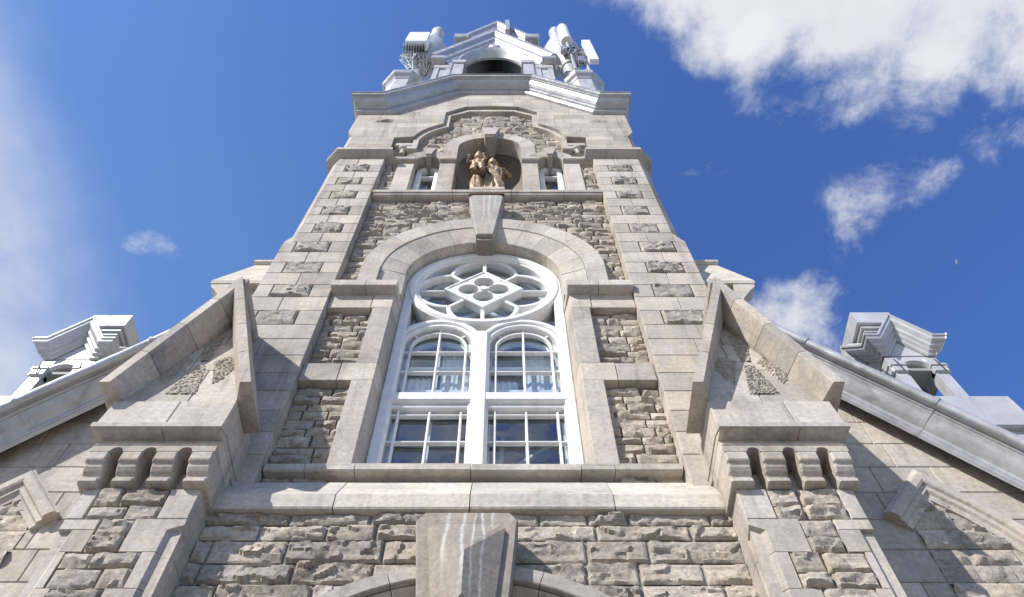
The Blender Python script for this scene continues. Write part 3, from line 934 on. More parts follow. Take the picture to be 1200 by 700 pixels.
# --- small side windows
for s in (-1, 1):
    c_ = s * 1.087
    b = MB()
    pth = [(c_ - .165, 13.8), (c_ - .165, 15.36)] + arc(c_, 15.36, .165, 180, 0, 18)[1:-1] + [(c_ + .165, 15.36), (c_ + .165, 13.8)]
    b.bar(pth, .10, 4.80, 4.92, b=.02)
    b.bar([(c_ - .13, 15.18), (c_ + .13, 15.18)], .03, 4.84, 4.92)
    b.bar([(c_ - .13, 14.5), (c_ + .13, 14.5)], .03, 4.84, 4.92)
    sw = b.build('small_window', 'white', church)
    b = MB(); gp = [(c_ - .14, 13.8), (c_ + .14, 13.8), (c_ + .14, 15.36)] + arc(c_, 15.36, .14, 0, 180, 14)[1:-1] + [(c_ - .14, 15.36)]
    b.add([(x, 4.887, z) for x, z in gp], [tuple(range(len(gp)))])
    b.build('pane', 'glass', sw)
    b = MB(); b.box(c_ - .25, c_ + .25, 5.15, 5.6, 13.6, 15.9)
    b.build('window_back', 'louvre', sw)

# --- upper wall: coursed ashlar around the trefoil recess
b = MB(); rnd = random.Random(77)
zs = [15.42, 15.70, 15.98, 16.22, 16.46, 16.76, 17.06, 17.36, 17.65, 17.93, 18.15, 18.40, 18.66, 18.93, 19.2, 19.45, 19.75]
def rec(z):
    if z <= 16.455: return 1.80
    if z < 17.33: return sqrt(1.46 ** 2 - (z - 16.22) ** 2)
    if z < 18.145: return .94
    if z < 18.655: return .94 - (z - 18.15) * .86
    return 0
def outx(z):
    lim = PI1 - .13 if z < 16.75 else PI1
    if z > 18.25: lim = min(lim, 2.25 - (z - 18.25) * 0.95)
    return lim
rk = MB()
for k in range(len(zs) - 1):
    z0, z1 = zs[k], zs[k + 1]
    for s in (-1, 1):
        xi = [rec(z0 + .003 + (z1 - z0 - .006) * i / 4) for i in range(5)]
        xo0, xo1 = outx(z0 + .01), outx(z1 - .01)
        xmin = max(xi)
        if xmin <= .001:
            cuts = [0.0 if s > 0 else 0.0]
        cuts = []
        x = xmin + rnd.uniform(.3, .75)
        while x < min(xo0, xo1) - .25:
            cuts.append(x); x += rnd.uniform(.4, .8)
        zz_ = [z0 + .003 + (z1 - z0 - .006) * i / 4 for i in range(5)]
        innerpts = [(xi[i], zz_[i]) for i in range(5)]
        edges = cuts + [None]
        prev = None
        rocky = (k == 10 or False)
        for e in edges:
            if prev is None:
                Lp = innerpts
            else:
                Lp = [(prev + .003, zz_[0]), (prev + .003, zz_[4])]
            if e is None:
                Rp = [(xo1 - .003, zz_[4]), (xo0 - .003, zz_[0])]
            else:
                Rp = [(e - .003, zz_[4]), (e - .003, zz_[0])]
            poly = [(s * px_, pz_) for px_, pz_ in (Lp + Rp)]
            b.slab(poly, P_, P_ + .2, 0.0)
            prev = e
        if xo0 < PI1 - .05 and z1 < 16.8:
            R = [[(s * (PI1 - .132), P_ + .002, z), (s * PI1, P_ + .132, z), (s * PI1, P_ + .2, z), (s * (PI1 - .2), P_ + .2, z)] for z in (z0 + .003, z1 - .003)]
            b.rings(R)
for s in (-1, 1):
    xa, xb = sorted((s * 1.95, s * 2.32))
    rock_face(rk, rnd, xa, xb, 17.40, 17.62, P_ - .002, .03, .05, None, 9.3 * s, .6)
upw = b.build('upper_wall', 'ashlar', church)
rk.build('rock_faced_block', 'rock', upw, smooth=True, angle=35)
b = MB()                                              # hood moulding inside the recess and its corbels
for s in (-1, 1):
    hp = [(s * 1.39, 15.95), (s * 1.39, 16.42)] + [(s * x, z) for x, z in arc(0, 16.22, 1.40, 9, 50, 12)]
    b.bar(hp, .10, P_ + .05, W_ + .02)
    b.bar([(s * .89, 17.30), (s * .89, 18.12), (s * .47, 18.50), (0, 18.50)], .10, P_ + .06, W_ + .02)
    b.bbox(s * 1.42 - .09, s * 1.42 + .09, 4.52, 4.68, 15.78, 15.95, .015)
    b.lathe([(.05, 0), (.05, .22), (.09, .26), (.09, .34), (.06, .36)], (s * 1.60, 4.62, 15.72), 12)
    b.bbox(s * 1.60 - .17, s * 1.60 + .17, 4.56, 4.68, 16.1, 16.25, .015)
b.build('hood_moulding', 'ashlar', upw)

# --- string course round the pilasters
for s in (-1, 1):
    b = MB()
    prof = [(0.0, 15.165), (.015, 15.17), (.12, 15.235), (.14, 15.255), (.14, 15.35), (.12, 15.365), (0.0, 15.43)]
    st = []
    st.append([(s * (PI0 - d), 4.72, z) for d, z in prof])
    st.append([(s * (PI0 - d * .9), P_ - d, z) for d, z in prof])
    st.append([(s * 2.22, P_ - d, z) for d, z in prof])
    st.append([(s * (PI1 - .13 + d * .42), P_ - d, z) for d, z in prof])
    st.append([(s * (PI1 + d), P_ + .13 - d * .42, z) for d, z in prof])
    st.append([(s * (PI1 + d), 10.4, z) for d, z in prof])
    b.rings(st, close=True)
    b.build('string_course', 'ashlar', church)

# --- the metal cornice
def gable_cornice(path, prof, y0, sidek=1.0, back=None):
    """path: XZ polyline left to right; prof: (projection, height) pairs"""
    mb = MB(); n = len(path); st = []
    nrm = []
    for i in range(n):
        p = Vector(path[i])
        d1 = (p - Vector(path[i - 1])).normalized() if i > 0 else None
        d2 = (Vector(path[i + 1]) - p).normalized() if i < n - 1 else None
        d1 = d1 or d2; d2 = d2 or d1
        n1 = Vector((-d1.y, d1.x)); n2 = Vector((-d2.y, d2.x)); m_ = n1 + n2
        nrm.append(m_ * (2 / m_.length_squared))
    if back:
        st.append([(path[0][0] - d * sidek, back, path[0][1] + h) for d, h in prof])
    for i in range(n):
        e = (-1 if i == 0 else (1 if i == n - 1 else 0)) if back is not None else 0
        st.append([(path[i][0] + nrm[i].x * h + e * d * sidek, y0 - d, path[i][1] + nrm[i].y * h) for d, h in prof])
    if back:
        st.append([(path[-1][0] + d * sidek, back, path[-1][1] + h) for d, h in prof])
    mb.rings(st)
    return mb
CPROF = [(0, -.03), (.05, -.02), (.075, .005), (.08, .035), (.065, .06), (.075, .075), (.115, .075), (.12, .115), (.135, .125), (.165, .135), (.215, .165), (.255, .205), (.275, .235), (.30, .235), (.302, .275), (.345, .285), (.352, .35), (.375, .36), (.37, .39), (0, .52)]
mainpath = [(-2.74, 18.0), (-2.09, 18.0), (-.73, 19.62), (.73, 19.62), (2.09, 18.0), (2.74, 18.0)]
b = gable_cornice(mainpath, CPROF, P_, .42, 9.8)
cor = b.build('tower_cornice', 'metal', church)
b = MB()
for xj in (-.46, .07, .52):
    b.rings([[(x, P_ + .004 - d * 1.012, 19.62 + h * 1.004) for d, h in CPROF] for x in (xj, xj + .018)])
for s in (-1, 1):
    for xj in (2.30, 2.58):
        b.rings([[(s * x, P_ + .004 - d * 1.012, 18.0 + h * 1.004) for d, h in CPROF] for x in (xj, xj + .018)])
b.build('seam', 'metal', cor)
b = MB()                                              # lead roof behind the cornice
b.slab([(-2.8, 18.4), (-2.2, 18.4), (-.85, 19.95), (.85, 19.95), (2.2, 18.4), (2.8, 18.4)], 4.66, 9.8)
b.build('cornice_roof', 'roof', cor)

# --- belfry stage with its pediment
BY = 4.42
b = MB()
ro, bz, kz = .86, 22.45, 1.98
def arch_half(s):
    pts = [(s * ro, 19.6), (s * 1.44, 19.6), (s * 1.44, 22.0), (s * 1.20, 22.42), (0, 25.06), (0, bz + ro * kz)]
    pts += [(s * ro * cos(radians(a)), bz + ro * kz * sin(radians(a))) for a in range(84, -1, -6)]
    return pts
for s in (-1, 1):
    b.rings([[(x, y, z) for x, z in arch_half(s)] for y in (BY, BY + .12)])
b.box(-1.44, -1.3, BY + .12, 9.0, 19.6, 22.3); b.box(1.3, 1.44, BY + .12, 9.0, 19.6, 22.3)
belf = b.build('belfry', 'white_metal', church)
b = MB()
R = []
for a in range(0, 181, 6):
    cs, sn = cos(radians(a)), sin(radians(a))
    R.append([(r * cs, y, bz + r * kz * sn) for r, y in ((.92, BY), (.92, BY - .05), (.89, BY - .06), (.865, BY - .03), (.84, BY + .01), (.79, BY + .12), (.77, BY + .16), (.77, BY + .22), (.93, BY + .22))])
b.rings(R)
for s in (-1, 1):
    b.bbox(s * .74, s * .99, BY - .06, BY + .33, 20.5, bz - .3, .015)
    b.bbox(s * .70, s * 1.03, BY - .10, BY + .30, bz - .3, bz, .015)
    b.bbox(s * 1.04, s * 1.47, BY - .05, BY + .10, 21.75, 22.05, .02)
    b.bbox(s * 1.05, s * 1.16, BY - .035, BY + .1, 20.6, 21.75, .015)
    b.bbox(s * 1.34, s * 1.46, BY - .035, BY + .1, 20.6, 21.75, .015)
b.build('arch_moulding', 'white_metal', belf, smooth=True, angle=30)
b = MB(); b.box(-.9, .9, BY + .9, BY + 1.0, 19.6, 24.4)
for i in range(26): b.rings([[(x, BY + .62, 20 + i * .17), (x, BY + .60, 20.02 + i * .17), (x, BY + .86, 20.16 + i * .17), (x, BY + .88, 20.14 + i * .17)] for x in (-.88, .88)])
b.build('louvre', 'louvre', belf, gap=.5)
PPROF = [(0, -.06), (.04, 0), (.05, .06), (.10, .10), (.12, .20), (.18, .26), (.21, .30), (.22, .42), (.20, .46), (-.1, .62)]
b = gable_cornice([(-1.20, 22.45), (0, 25.07), (1.20, 22.45)], PPROF, BY, 1, None)
for s in (-1, 1):
    b.bbox(s * 1.22, s * 1.56, BY - .20, BY + .5, 22.20, 22.50, .03)
b.build('pediment_cornice', 'metal', belf)
b = MB()
b.slab([(-1.44, 22.2), (1.44, 22.2), (0, 25.6)], BY + 1.02, 9.0)
b.slab([(-1.30, 22.35), (-.2, 24.5), (0, 25.0), (.2, 24.5), (1.30, 22.35), (1.36, 22.35), (0, 25.5), (-1.36, 22.35)], BY + .10, BY + 1.0)
b.build('pediment_roof', 'roof', belf)
b = MB()
b.lathe([(.001, -.05), (.15, -.05), (.16, 0), (.12, .03), (.001, .03)], (0, 0, 0), 14)
b.v = [(x, BY - .02 - z, 24.62 + y * 1.0) for x, y, z in b.v]
b.build('boss', 'white_metal', belf)
# upper spire stage glimpsed behind the pediment
b = gable_cornice([(-1.0, 30.9), (0, 33.4), (1.0, 30.9)], PPROF, 5.55, 1, None)
b.slab([(-1.0, 24), (1.0, 24), (1.0, 30.9), (0, 33.4), (-1.0, 30.9)], 5.6, 8.0)
for s in (-1, 1):
    b.bbox(s * 1.0, s * 1.5, 5.3, 6.0, 31.0, 31.6, .04)
b.bbox(.30, .46, 5.15, 5.6, 31.6, 33.6, .03)
spire = b.build('spire_stage', 'metal', church)
b = MB()
b.rings([[(r * cos(pi / 8 + pi / 4 * k), 6.9 + r * sin(pi / 8 + pi / 4 * k), z) for k in range(8)] for r, z in ((1.25, 32.0), (1.2, 33.6), (.02, 34.6))])
b.build('spire_roof', 'roof', spire)

# --- corner pinnacles
for s in (-1, 1):
    px, py = s * 2.2, 4.92
    b = MB()
    ro8 = pi / 8
    k8 = 1 / cos(pi / 8)
    b.lathe([(.40 * k8, 18.6), (.40 * k8, 21.2), (.36 * k8, 21.22), (.36 * k8, 21.3)], (px, py, 0), 8, ro8)
    pin = b.build('pinnacle', 'white_metal', church)
    b = MB()
    b.lathe([(.38 * k8, 21.28), (.40 * k8, 21.30), (.44 * k8, 21.36), (.50 * k8, 21.42), (.52 * k8, 21.45), (.53 * k8, 21.62), (.50 * k8, 21.66), (.2, 21.9)], (px, py, 0), 8, ro8)
    b.build('pinnacle_cap', 'metal', pin)
    b = MB()
    qx = s * 2.02
    b.lathe([(.24, 21.7), (.26, 21.95), (.22, 22.05), (.20, 23.3), (.25, 23.35), (.25, 23.45), (.20, 23.5), (.21, 24.0), (.24, 24.1), (.27, 24.3), (.20, 24.4), (.2, 24.9)], (qx, 4.78, 0), 18)
    b.build('colonnette', 'white_metal', pin, smooth=True, angle=35)
    b = MB()
    b.lathe([(.2, 24.8), (.46, 25.2), (.58, 25.8), (.56, 26.4), (.44, 27.2), (.30, 28.0), (.22, 28.6), (.24, 28.8), (.12, 29.0), (.10, 29.3), (.19, 29.6), (.22, 29.9), (.16, 30.3), (.02, 30.5)], (s * 1.98, 5.0, 0), 18)
    b.build('urn', 'white_metal', pin, smooth=True, angle=35)

# ------------------------------------------------------------------ buttresses with gablets
def shear(p):
    x, y, z = p
    if y < 4.3: y += max(0, z - 6.7) * .085
    return (x, y, z)
def solid_rake(s, x0, z0, x1, z1, t, yb, yfr):
    """coping slab below the line (x0,z0)-(x1,z1), in four stones; level cut at the foot, plumb at the ridge"""
    d = Vector((x1 - x0, z1 - z0)).normalized()
    n = Vector((-d.y, d.x))
    if n.y < 0: n = -n
    mb = MB()
    nseg = 4
    for q in range(nseg):
        ta, tb = q / nseg, (q + 1) / nseg
        if q > 0: ta += .004
        def pts(off_in, y):
            o = []
            for t_ in (ta, tb):
                p = Vector((x0, z0)).lerp(Vector((x1, z1)), t_)
                a_ = p - n * off_in; c_ = Vector(p)
                if q == nseg - 1 and t_ == tb:
                    a_ = a_ - d * ((a_.y - z1) / d.y)
                if q == 0 and t_ == ta:
                    a_ = a_ - d * ((a_.x - x0) / d.x)
                o.append((a_, c_))
            (a, b_), (c, e) = o
            return [(s * v.x, y, v.y) for v in (a, b_, e, c)]
        mb.rings([pts(t * .72, yfr), pts(t * .8, yfr + .012), pts(t * 1.35, yfr + .24), pts(t * 1.35, yb)])
    return mb
for s in (-1, 1):
    rnd = random.Random(90 + s)
    b = MB(); rb = MB()
    X0, X1 = 2.0, 2.88
    YB = 4.12
    b.box(s * (X0 + .012), s * (X1 - .012), YB + .036, 4.75, 0, 6.258)
    H = .315
    pat = [(.14, .70), (.34, .58), (.10, .64), (.24, .62)]
    k = 0; z1 = 6.258
    while z1 > 0.05:
        z0 = max(0.0, z1 - H)
        f0, f1 = pat[k % 4]
        wd = X1 - X0
        a, c = X0 + wd * (1 - f1), X0 + wd * (1 - f0)
        chamf = .11 if k >= 1 else 0.0
        if k % 4 == 0: a, c = X0 + wd * .26, X0 + wd * .86
        if k % 4 == 1: a, c = X0 + wd * .42, X0 + wd * .70
        if k % 4 == 2: a, c = X0 + wd * (.18 + .05), X0 + wd * .82
        if k % 4 == 3: a, c = X0 + wd * .36, X0 + wd * .76
        # inner quoin, its arris chamfered below the stop
        if chamf:
            R = [[(s * (X0), 4.6, z), (s * X0, YB + chamf, z), (s * (X0 + chamf), YB, z), (s * (a - .003), YB, z), (s * (a - .003), 4.6, z)] for z in (z0 + .003, z1 - .003)]
            if k == 1:
                R = [[(s * (X0), 4.6, z0 + .003), (s * X0, YB + chamf, z0 + .003), (s * (X0 + chamf), YB, z0 + .003), (s * (a - .003), YB, z0 + .003), (s * (a - .003), 4.6, z0 + .003)],
                     [(s * (X0), 4.6, z1 - .11), (s * X0, YB + chamf, z1 - .11), (s * (X0 + chamf), YB, z1 - .11), (s * (a - .003), YB, z1 - .11), (s * (a - .003), 4.6, z1 - .11)],
                     [(s * (X0), 4.6, z1 - .06), (s * X0, YB + .003, z1 - .06), (s * (X0 + .003), YB, z1 - .06), (s * (a - .003), YB, z1 - .06), (s * (a - .003), 4.6, z1 - .06)],
                     [(s * (X0), 4.6, z1 - .003), (s * X0, YB + .003, z1 - .003), (s * (X0 + .003), YB, z1 - .003), (s * (a - .003), YB, z1 - .003), (s * (a - .003), 4.6, z1 - .003)]]
            b.rings(R)
            R = [[(s * (X1), 4.75, z), (s * X1, YB + chamf, z), (s * (X1 - chamf), YB, z), (s * (c + .003), YB, z), (s * (c + .003), 4.75, z)] for z in (z0 + .003, z1 - (.11 if k == 1 else .003))]
            b.rings(R)
            if k == 1: b.rect(s * c, s * X1, z1 - .11, z1, YB, 4.75)
        else:
            b.rect(s * X0, s * a, z0, z1, YB, 4.6); b.rect(s * c, s * X1, z0, z1, YB, 4.75)
        xa, xb = sorted((s * a, s * c))
        hi = z0 > 4.6
        zm = z0 + (z1 - z0) * rnd.uniform(.42, .58)
        for (q0, q1) in ((z0, zm), (zm, z1)):
            if c - a > .4:
                xm = xa + (xb - xa) * rnd.uniform(.35, .65)
                rock_face(rb, rnd, xa, xm, q0, q1, YB + .012, .015 if hi else .05, .055, None, k * 2.2 + s, .25)
                rock_face(rb, rnd, xm, xb, q0, q1, YB + .012, .015 if hi else .05, .055, None, k * 5.2 + s, .25)
            else:
                rock_face(rb, rnd, xa, xb, q0, q1, YB + .012, .015 if hi else .05, .055, None, k * 2.7 + s, .25)
        z1 = z0; k += 1
    but = b.build('buttress', 'ashlar', church)
    rb.build('rubble_infill', 'rubble', but, smooth=True, angle=35)
    # corbel table
    b = MB()
    segs = [(1.965, 2.140), (2.240, 2.415), (2.515, 2.675), (2.775, 2.925)]
    prof = [(4.4, 6.205), (4.06, 6.205), (4.045, 6.215), (4.045, 6.255), (4.068, 6.272), (4.062, 6.31), (4.035, 6.335), (4.015, 6.37), (4.006, 6.41), (3.985, 6.425), (3.978, 6.44), (3.978, 6.52), (4.4, 6.52)]
    prof = [(y, 6.255 + (z - 6.205) * .185 / .235 if z < 6.44 else z) for y, z in prof]
    for a, c in segs:
        R = []
        for x, ins in ((a, .012), (a + .012, 0), (c - .012, 0), (c, .012)):
            R.append([(s * x, y + (ins if y < 4.3 else 0), z) for y, z in prof])
        b.rings(R)
    # band over the openings, each opening with a rounded head
    bp_ = [(1.965, 6.52)]
    for (a, c) in ((2.140, 2.240), (2.415, 2.515), (2.675, 2.775)):
        bp_ += [(x, z) for x, z in arc((a + c) / 2, 6.52, (c - a) / 2, 180, 0, 8)]
    bp_ += [(2.925, 6.52), (2.925, 6.585), (1.965, 6.585)]
    b.rings([[(s * x, y, z) for x, z in bp_] for y in (3.975, 4.4)])
    b.rings([[(s * x, y, z) for y, z in ((4.4, 6.585), (3.985, 6.585), (3.97, 6.60), (4.02, 6.67), (4.02, 6.78), (4.4, 6.78))] for x in (1.965, 2.925)])
    b.box(s * 1.98, s * 2.91, 4.19, 4.4, 6.262, 6.5)
    b.box(s * 1.98, s * 2.94, 4.38, 4.75, 6.2, 6.75)
    b.build('corbel_table', 'ashlar', but)
    # gablet wall
    b = MB(); gz = [6.70, 7.13, 7.70, 8.20, 8.62, 9.12]
    hp = [(3.08, 1, 3.08 * 2.46 + 8.76), (-3.08, 1, -3.08 * 2.46 + 8.76)]
    t = MB()
    courses(t, 1.96, 2.985, gz[:2], 3.90, 4.70, (.6, 1.2), rnd, hp)
    courses(t, 1.98, 2.975, gz[1:], 3.92, 4.70, (.5, .9), rnd, hp)
    b.merge(t, lambda p: shear((s * p[0], p[1], p[2])))
    b.rings([[(s * x, y, z) for y, z in ((4.5, 6.78), (4.02, 6.77), (3.895, 6.705), (3.88, 6.71), (3.88, 6.76), (3.90, 6.79), (4.5, 6.79))] for x in (1.955, 2.99)])
    b.build('gablet_wall', 'ashlar', but)
    # carved cross with tooled ground
    b = MB()
    cr = [[(2.36, 7.27), (2.62, 7.27), (2.535, 7.78), (2.445, 7.78)], [(2.445, 7.86), (2.535, 7.86), (2.62, 8.38), (2.46, 8.42)],
          [(2.40, 7.86), (2.30, 7.95), (2.20, 7.90), (2.17, 7.72), (2.22, 7.52), (2.28, 7.44), (2.33, 7.62)],
          [(2.58, 7.86), (2.68, 7.95), (2.78, 7.90), (2.81, 7.72), (2.76, 7.52), (2.70, 7.44), (2.65, 7.62)]]
    for P in cr:                                          # pitted, tooled relief inside each outline
        x0 = min(p[0] for p in P); x1 = max(p[0] for p in P); z0 = min(p[1] for p in P); z1 = max(p[1] for p in P)
        def inside(x, z):
            c = False
            for q in range(len(P)):
                (ax_, az_), (bx_, bz_) = P[q - 1], P[q]
                if (az_ > z) != (bz_ > z) and x < (bx_ - ax_) * (z - az_) / (bz_ - az_) + ax_: c = not c
            return c
        rs = .011
        nx, nz = int((x1 - x0) / rs) + 1, int((z1 - z0) / rs) + 1
        t = MB(); vs = []; fs = []
        for j in range(nz + 1):
            for i in range(nx + 1):
                x, z = x0 + i * rs, z0 + j * rs
                r_ = 1 - abs(noise.noise(Vector((x * 24 + z * 9, s * 3.0, z * 38)))) * 2.6
                vs.append((x, 3.919 - .015 * max(0, min(1, r_ + .5 * noise.noise(Vector((x * 70, 1, z * 70))))) if inside(x, z) else 3.923, z))
        for j in range(nz):
            for i in range(nx):
                k_ = j * (nx + 1) + i
                if any(inside(x0 + (i + di) * rs, z0 + (j + dj) * rs) for di in (0, 1) for dj in (0, 1)):
                    fs.append((k_, k_ + 1, k_ + nx + 2, k_ + nx + 1))
        used = sorted({i for f in fs for i in f}); mp = {i: q for q, i in enumerate(used)}
        t.add([vs[i] for i in used], [tuple(mp[i] for i in f) for f in fs])
        b.merge(t, lambda p: shear((s * p[0], p[1], p[2])))
    b.build('carved_arm', 'rock', but)
    # raking copings
    b = MB()
    for (x1, z1, yb_) in ((3.09, 7.16, 4.62), (1.83, 7.16, 4.30)):
        b.merge(solid_rake(s, 2.46, 9.12, x1, z1, .115, yb_, 3.765))
    b.bbox(s * 2.40, s * 2.52, 3.80, 4.6, 9.00, 9.14, .02)
    b.build('gablet_coping', 'ashlar', but)
    # gablet that faces sideways
    b = MB()
    poly = [(4.7, 9.0), (5.7, 9.0), (5.7, 10.6), (5.2, 12.1), (4.7, 10.6)]
    b.rings([[(s * x, y, z) for y, z in poly] for x in (2.74, 3.12)])
    for (y1, z1) in ((4.58, 10.62), (5.82, 10.62)):
        sy = -1 if y1 < 5 else 1
        R = []
        for x, th in ((3.40, .10), (3.34, .12), (3.14, .12), (2.74, .12)):
            R.append([(s * x, 5.2, 12.34), (s * x, y1, z1), (s * x, y1 - sy * .01, z1 - .06), (s * x, y1 - sy * th, z1 - .05), (s * x, 5.2, 12.34 - th * 3)])
        b.rings(R)
    R = []
    for x, zb_ in ((3.38, 10.50), (3.30, 10.40), (3.16, 10.18), (3.12, 10.0)):
        R.append([(s * x, 4.60, 10.60), (s * x, 4.78, 10.60), (s * x, 4.78, zb_), (s * x, 4.60, zb_)])
    b.rings(R)
    b.tube([(s * 3.42, 5.2, 12.36), (s * 2.7, 5.2, 12.36)], .07, 10)
    b.build('side_gablet', 'ashlar_pale', but)
    b = MB()
    courses(b, 0, 1, [0.0], 0, .1, (.4, .9), rnd)
    b.box(s * 2.7, s * 3.1, 4.78, 5.65, 0, 9.05)
    b.build('side_buttress', 'ashlar', but)

# ------------------------------------------------------------------ aisle fronts
YA = 4.75
for s in (-1, 1):
    rnd = random.Random(120 + s)
    b = MB()
    zs = [.33 * i for i in range(29)]
    t = MB()
    courses(t, 2.70, 5.9, zs, YA, YA + .2, (.45, .95), rnd, [(1.265, 1, 12.95)])
    b.merge(t, lambda p: (s * p[0], p[1], p[2]))
    b.rings([[(s * x, y, z) for x, z in ((2.7, 0), (5.88, 0), (5.88, 5.4), (2.7, 9.4))] for y in (YA + .012, YA + .6)])
    ais = b.build('aisle_wall', 'ashlar', church)
    # blind gabled arch: rubble filling, hood mould, jamb stones
    apx, apz = 3.87, 7.03
    def inhood(x, z):
        ax = abs(x)
        if ax < 3.60 or ax > 4.9: return False
        if ax < apx: return z < apz - .18 - (apx - ax) * 1.1
        return z < apz - .18 - (ax - apx) * 1.40
    b = MB()
    xa, xb = sorted((s * 3.55, s * 4.9))
    rubble(b, xa, xb, 4.6, 7.0, YA + .0, ch=(.14, .22), lw=(.25, .6), res=.022, amp=.05, keep=inhood, seed=130 + s, layered=.35)
    b.build('rubble_infill', 'rubble', ais, smooth=True, angle=35)
    b = MB()
    def limb(pts, w, y0, yb):
        P = [Vector(p) for p in pts]; R = []
        for i, p in enumerate(P):
            d1 = (p - P[i - 1]).normalized() if i else (P[1] - p).normalized()
            d2 = (P[i + 1] - p).normalized() if i < len(P) - 1 else d1
            n1 = Vector((-d1.y, d1.x)); n2 = Vector((-d2.y, d2.x)); n = n1 + n2
            n = n * (2 / n.length_squared)
            if n.y < 0: n = -n
            R.append([(s * (p + n * o).x, y, (p + n * o).y) for o, y in ((-.03, yb), (-.03, y0 + .07), (.02, y0 + .06), (.035, y0 + .035), (.075, y0 + .035), (.085, y0 + .01), (.105, y0), (w - .05, y0), (w - .03, y0 + .012), (w - .02, y0 + .03), (w, y0 + .04), (w, yb))])
        b.rings(R)
    limb([(3.55, apz - .55), (3.72, apz - .36), (apx, apz - .19), (4.08, apz - .42), (4.23, apz - .62), (4.36, apz - .84), (4.48, apz - 1.08), (4.58, apz - 1.35)], .21, YA - .10, YA + .05)
    b.build('hood_moulding', 'ashlar', ais)
    # raking metal cornice
    ang = atan2(1.265, 1)
    RP = [(0.0, -.02), (.03, .0), (.03, .02), (.045, .03), (.045, .05), (.05, .06), (.10, .085), (.15, .13), (.17, .15), (.18, .155), (.18, .175), (.20, .18), (.205, .20)]
    RP += [(.255 + .05 * sin(radians(a)) , .235 - .05 * cos(radians(a))) for a in range(-40, 200, 20)]
    RP += [(.2, .30), (0, .30)]
    mb = MB(); n = Vector((sin(ang), cos(ang))); st = []
    x_a, x_b = 2.66, 5.75
    for i in range(9):
        x = x_a + (x_b - x_a) * i / 8
        zb_ = 12.685 - 1.265 * x
        j = .003 * sin(i * 2.3)
        st.append([(s * (x + n.x * h), 4.62 - d - j, zb_ + n.y * h) for d, h in RP])
    mb.rings(st)
    b = MB(); t = MB(); courses(t, 5.36, 16.0, [.36 * i for i in range(16)], 0, .12, (.5, 1.0), rnd)
    b.merge(t, lambda p, s=s: (s * (5.90 - p[1]), p[0], p[2]))
    b.build('flank_wall', 'ashlar', ais)
    rak = mb.build('raking_cornice', 'metal', church, smooth=True, angle=28)
    b = MB()
    for xj in (3.2, 4.05, 4.95):
        st = []
        for x in (xj, xj + .022):
            zb_ = 12.685 - 1.265 * x
            st.append([(s * (x + n.x * (h if h < .2 else h + .004)), 4.616 - d * 1.02, zb_ + n.y * h) for d, h in RP])
        b.rings(st)
    b.build('seam', 'metal', rak, smooth=True, angle=28)
    b = MB()
    b.rings([[(s * x, y, 12.685 - 1.265 * x + .45) for x in (2.7, 5.8)] + [(s * x, y, 12.685 - 1.265 * x + .30) for x in (5.8, 2.7)] for y in (4.42, 16.0)])
    b.build('aisle_roof', 'roof', rak)

    # turret
    cxT = 5.33 if s > 0 else -5.12; zT = -.12 if s > 0 else -.20
    cyT = 5.73; hw = .32
    b = MB()
    for ix in (-1, 1):
        for iy in (-1, 1):
            x0, x1 = sorted((ix * hw, ix * (hw - .15))); y0, y1 = sorted((iy * hw, iy * (hw - .15)))
            b.bbox(cxT + x0, cxT + x1, cyT + y0, cyT + y1, 8.2, 10.25 + zT, .012)
    tur = b.build('turret', 'white_metal', church)
    def four(mbin):
        o = MB()
        for q in range(4):
            cq, sq = (1, 0, -1, 0)[q], (0, 1, 0, -1)[q]
            o.merge(mbin, lambda p, cq=cq, sq=sq, q=q: (cxT + p[0] * cq - p[1] * sq, cyT + p[0] * sq + p[1] * cq, p[2] + zT + .0035 * q))
        return o
    t = MB()
    for ss in (-1, 1):
        pts = [(ss * .17, 9.9), (ss * (hw - .03), 9.9), (ss * (hw - .03), 10.28), (ss * .24, 10.28), (0, 10.62), (0, 10.14)]
        pts += [(ss * .17 * cos(radians(a)), 9.97 + .17 * sin(radians(a))) for a in range(80, -1, -10)]
        t.rings([[(x, y, z) for x, z in pts] for y in (-hw + .02, -hw + .10)])
    R = []
    for a in range(0, 181, 10):
        cs, sn = cos(radians(a)), sin(radians(a))
        R.append([(r * cs, y, 9.97 + r * sn) for r, y in ((.215, -hw + .02), (.215, -hw - .015), (.185, -hw - .015), (.165, -hw + .03), (.165, -hw + .12), (.215, -hw + .12))])
    t.rings(R)
    four(t).build('arch_panel', 'white_metal', tur)
    TP = [(0, -.01), (.03, 0), (.03, .03), (.07, .045), (.07, .07), (.11, .085), (.12, .11), (.17, .135), (.18, .15), (.18, .18), (.20, .19), (.20, .215), (0, .25)]
    t = gable_cornice([(-hw - .01, 10.28), (-.24, 10.28), (0, 10.64), (.24, 10.28), (hw + .01, 10.28)], TP, -hw, 1.0, None)
    # mitre the ends
    def miter(p):
        x, y, z = p
        d = -hw - y
        if abs(abs(x) - (hw + .01)) < 1e-4 and d > 0: x = x + (1 if x > 0 else -1) * d
        return (x, y, z)
    t.v = [miter(p) for p in t.v]
    four(t).build('turret_cornice', 'white_metal', tur)
    t = MB()
    for ss in (-1, 1):
        t.bbox(ss * (hw - .075) - .085, ss * (hw - .075) + .085, -hw - .035, -hw + .03, 9.90, 10.08, .01)
        t.bbox(ss * (hw - .075) - .095, ss * (hw - .075) + .095, -hw - .05, -hw + .03, 10.01, 10.05, .006)
    four(t).build('capital', 'white_metal', tur)
    t = MB()
    for ss in (-1, 1):
        t.tube([(ss * (hw - .07) - .02, -hw - .06, 10.11), (ss * (hw - .07), -hw - .06, 10.0), (ss * (hw - .07) + .025, -hw - .045, 9.89)], .008, 6)
    four(t).build('strap', 'dark', tur)
    b = MB()
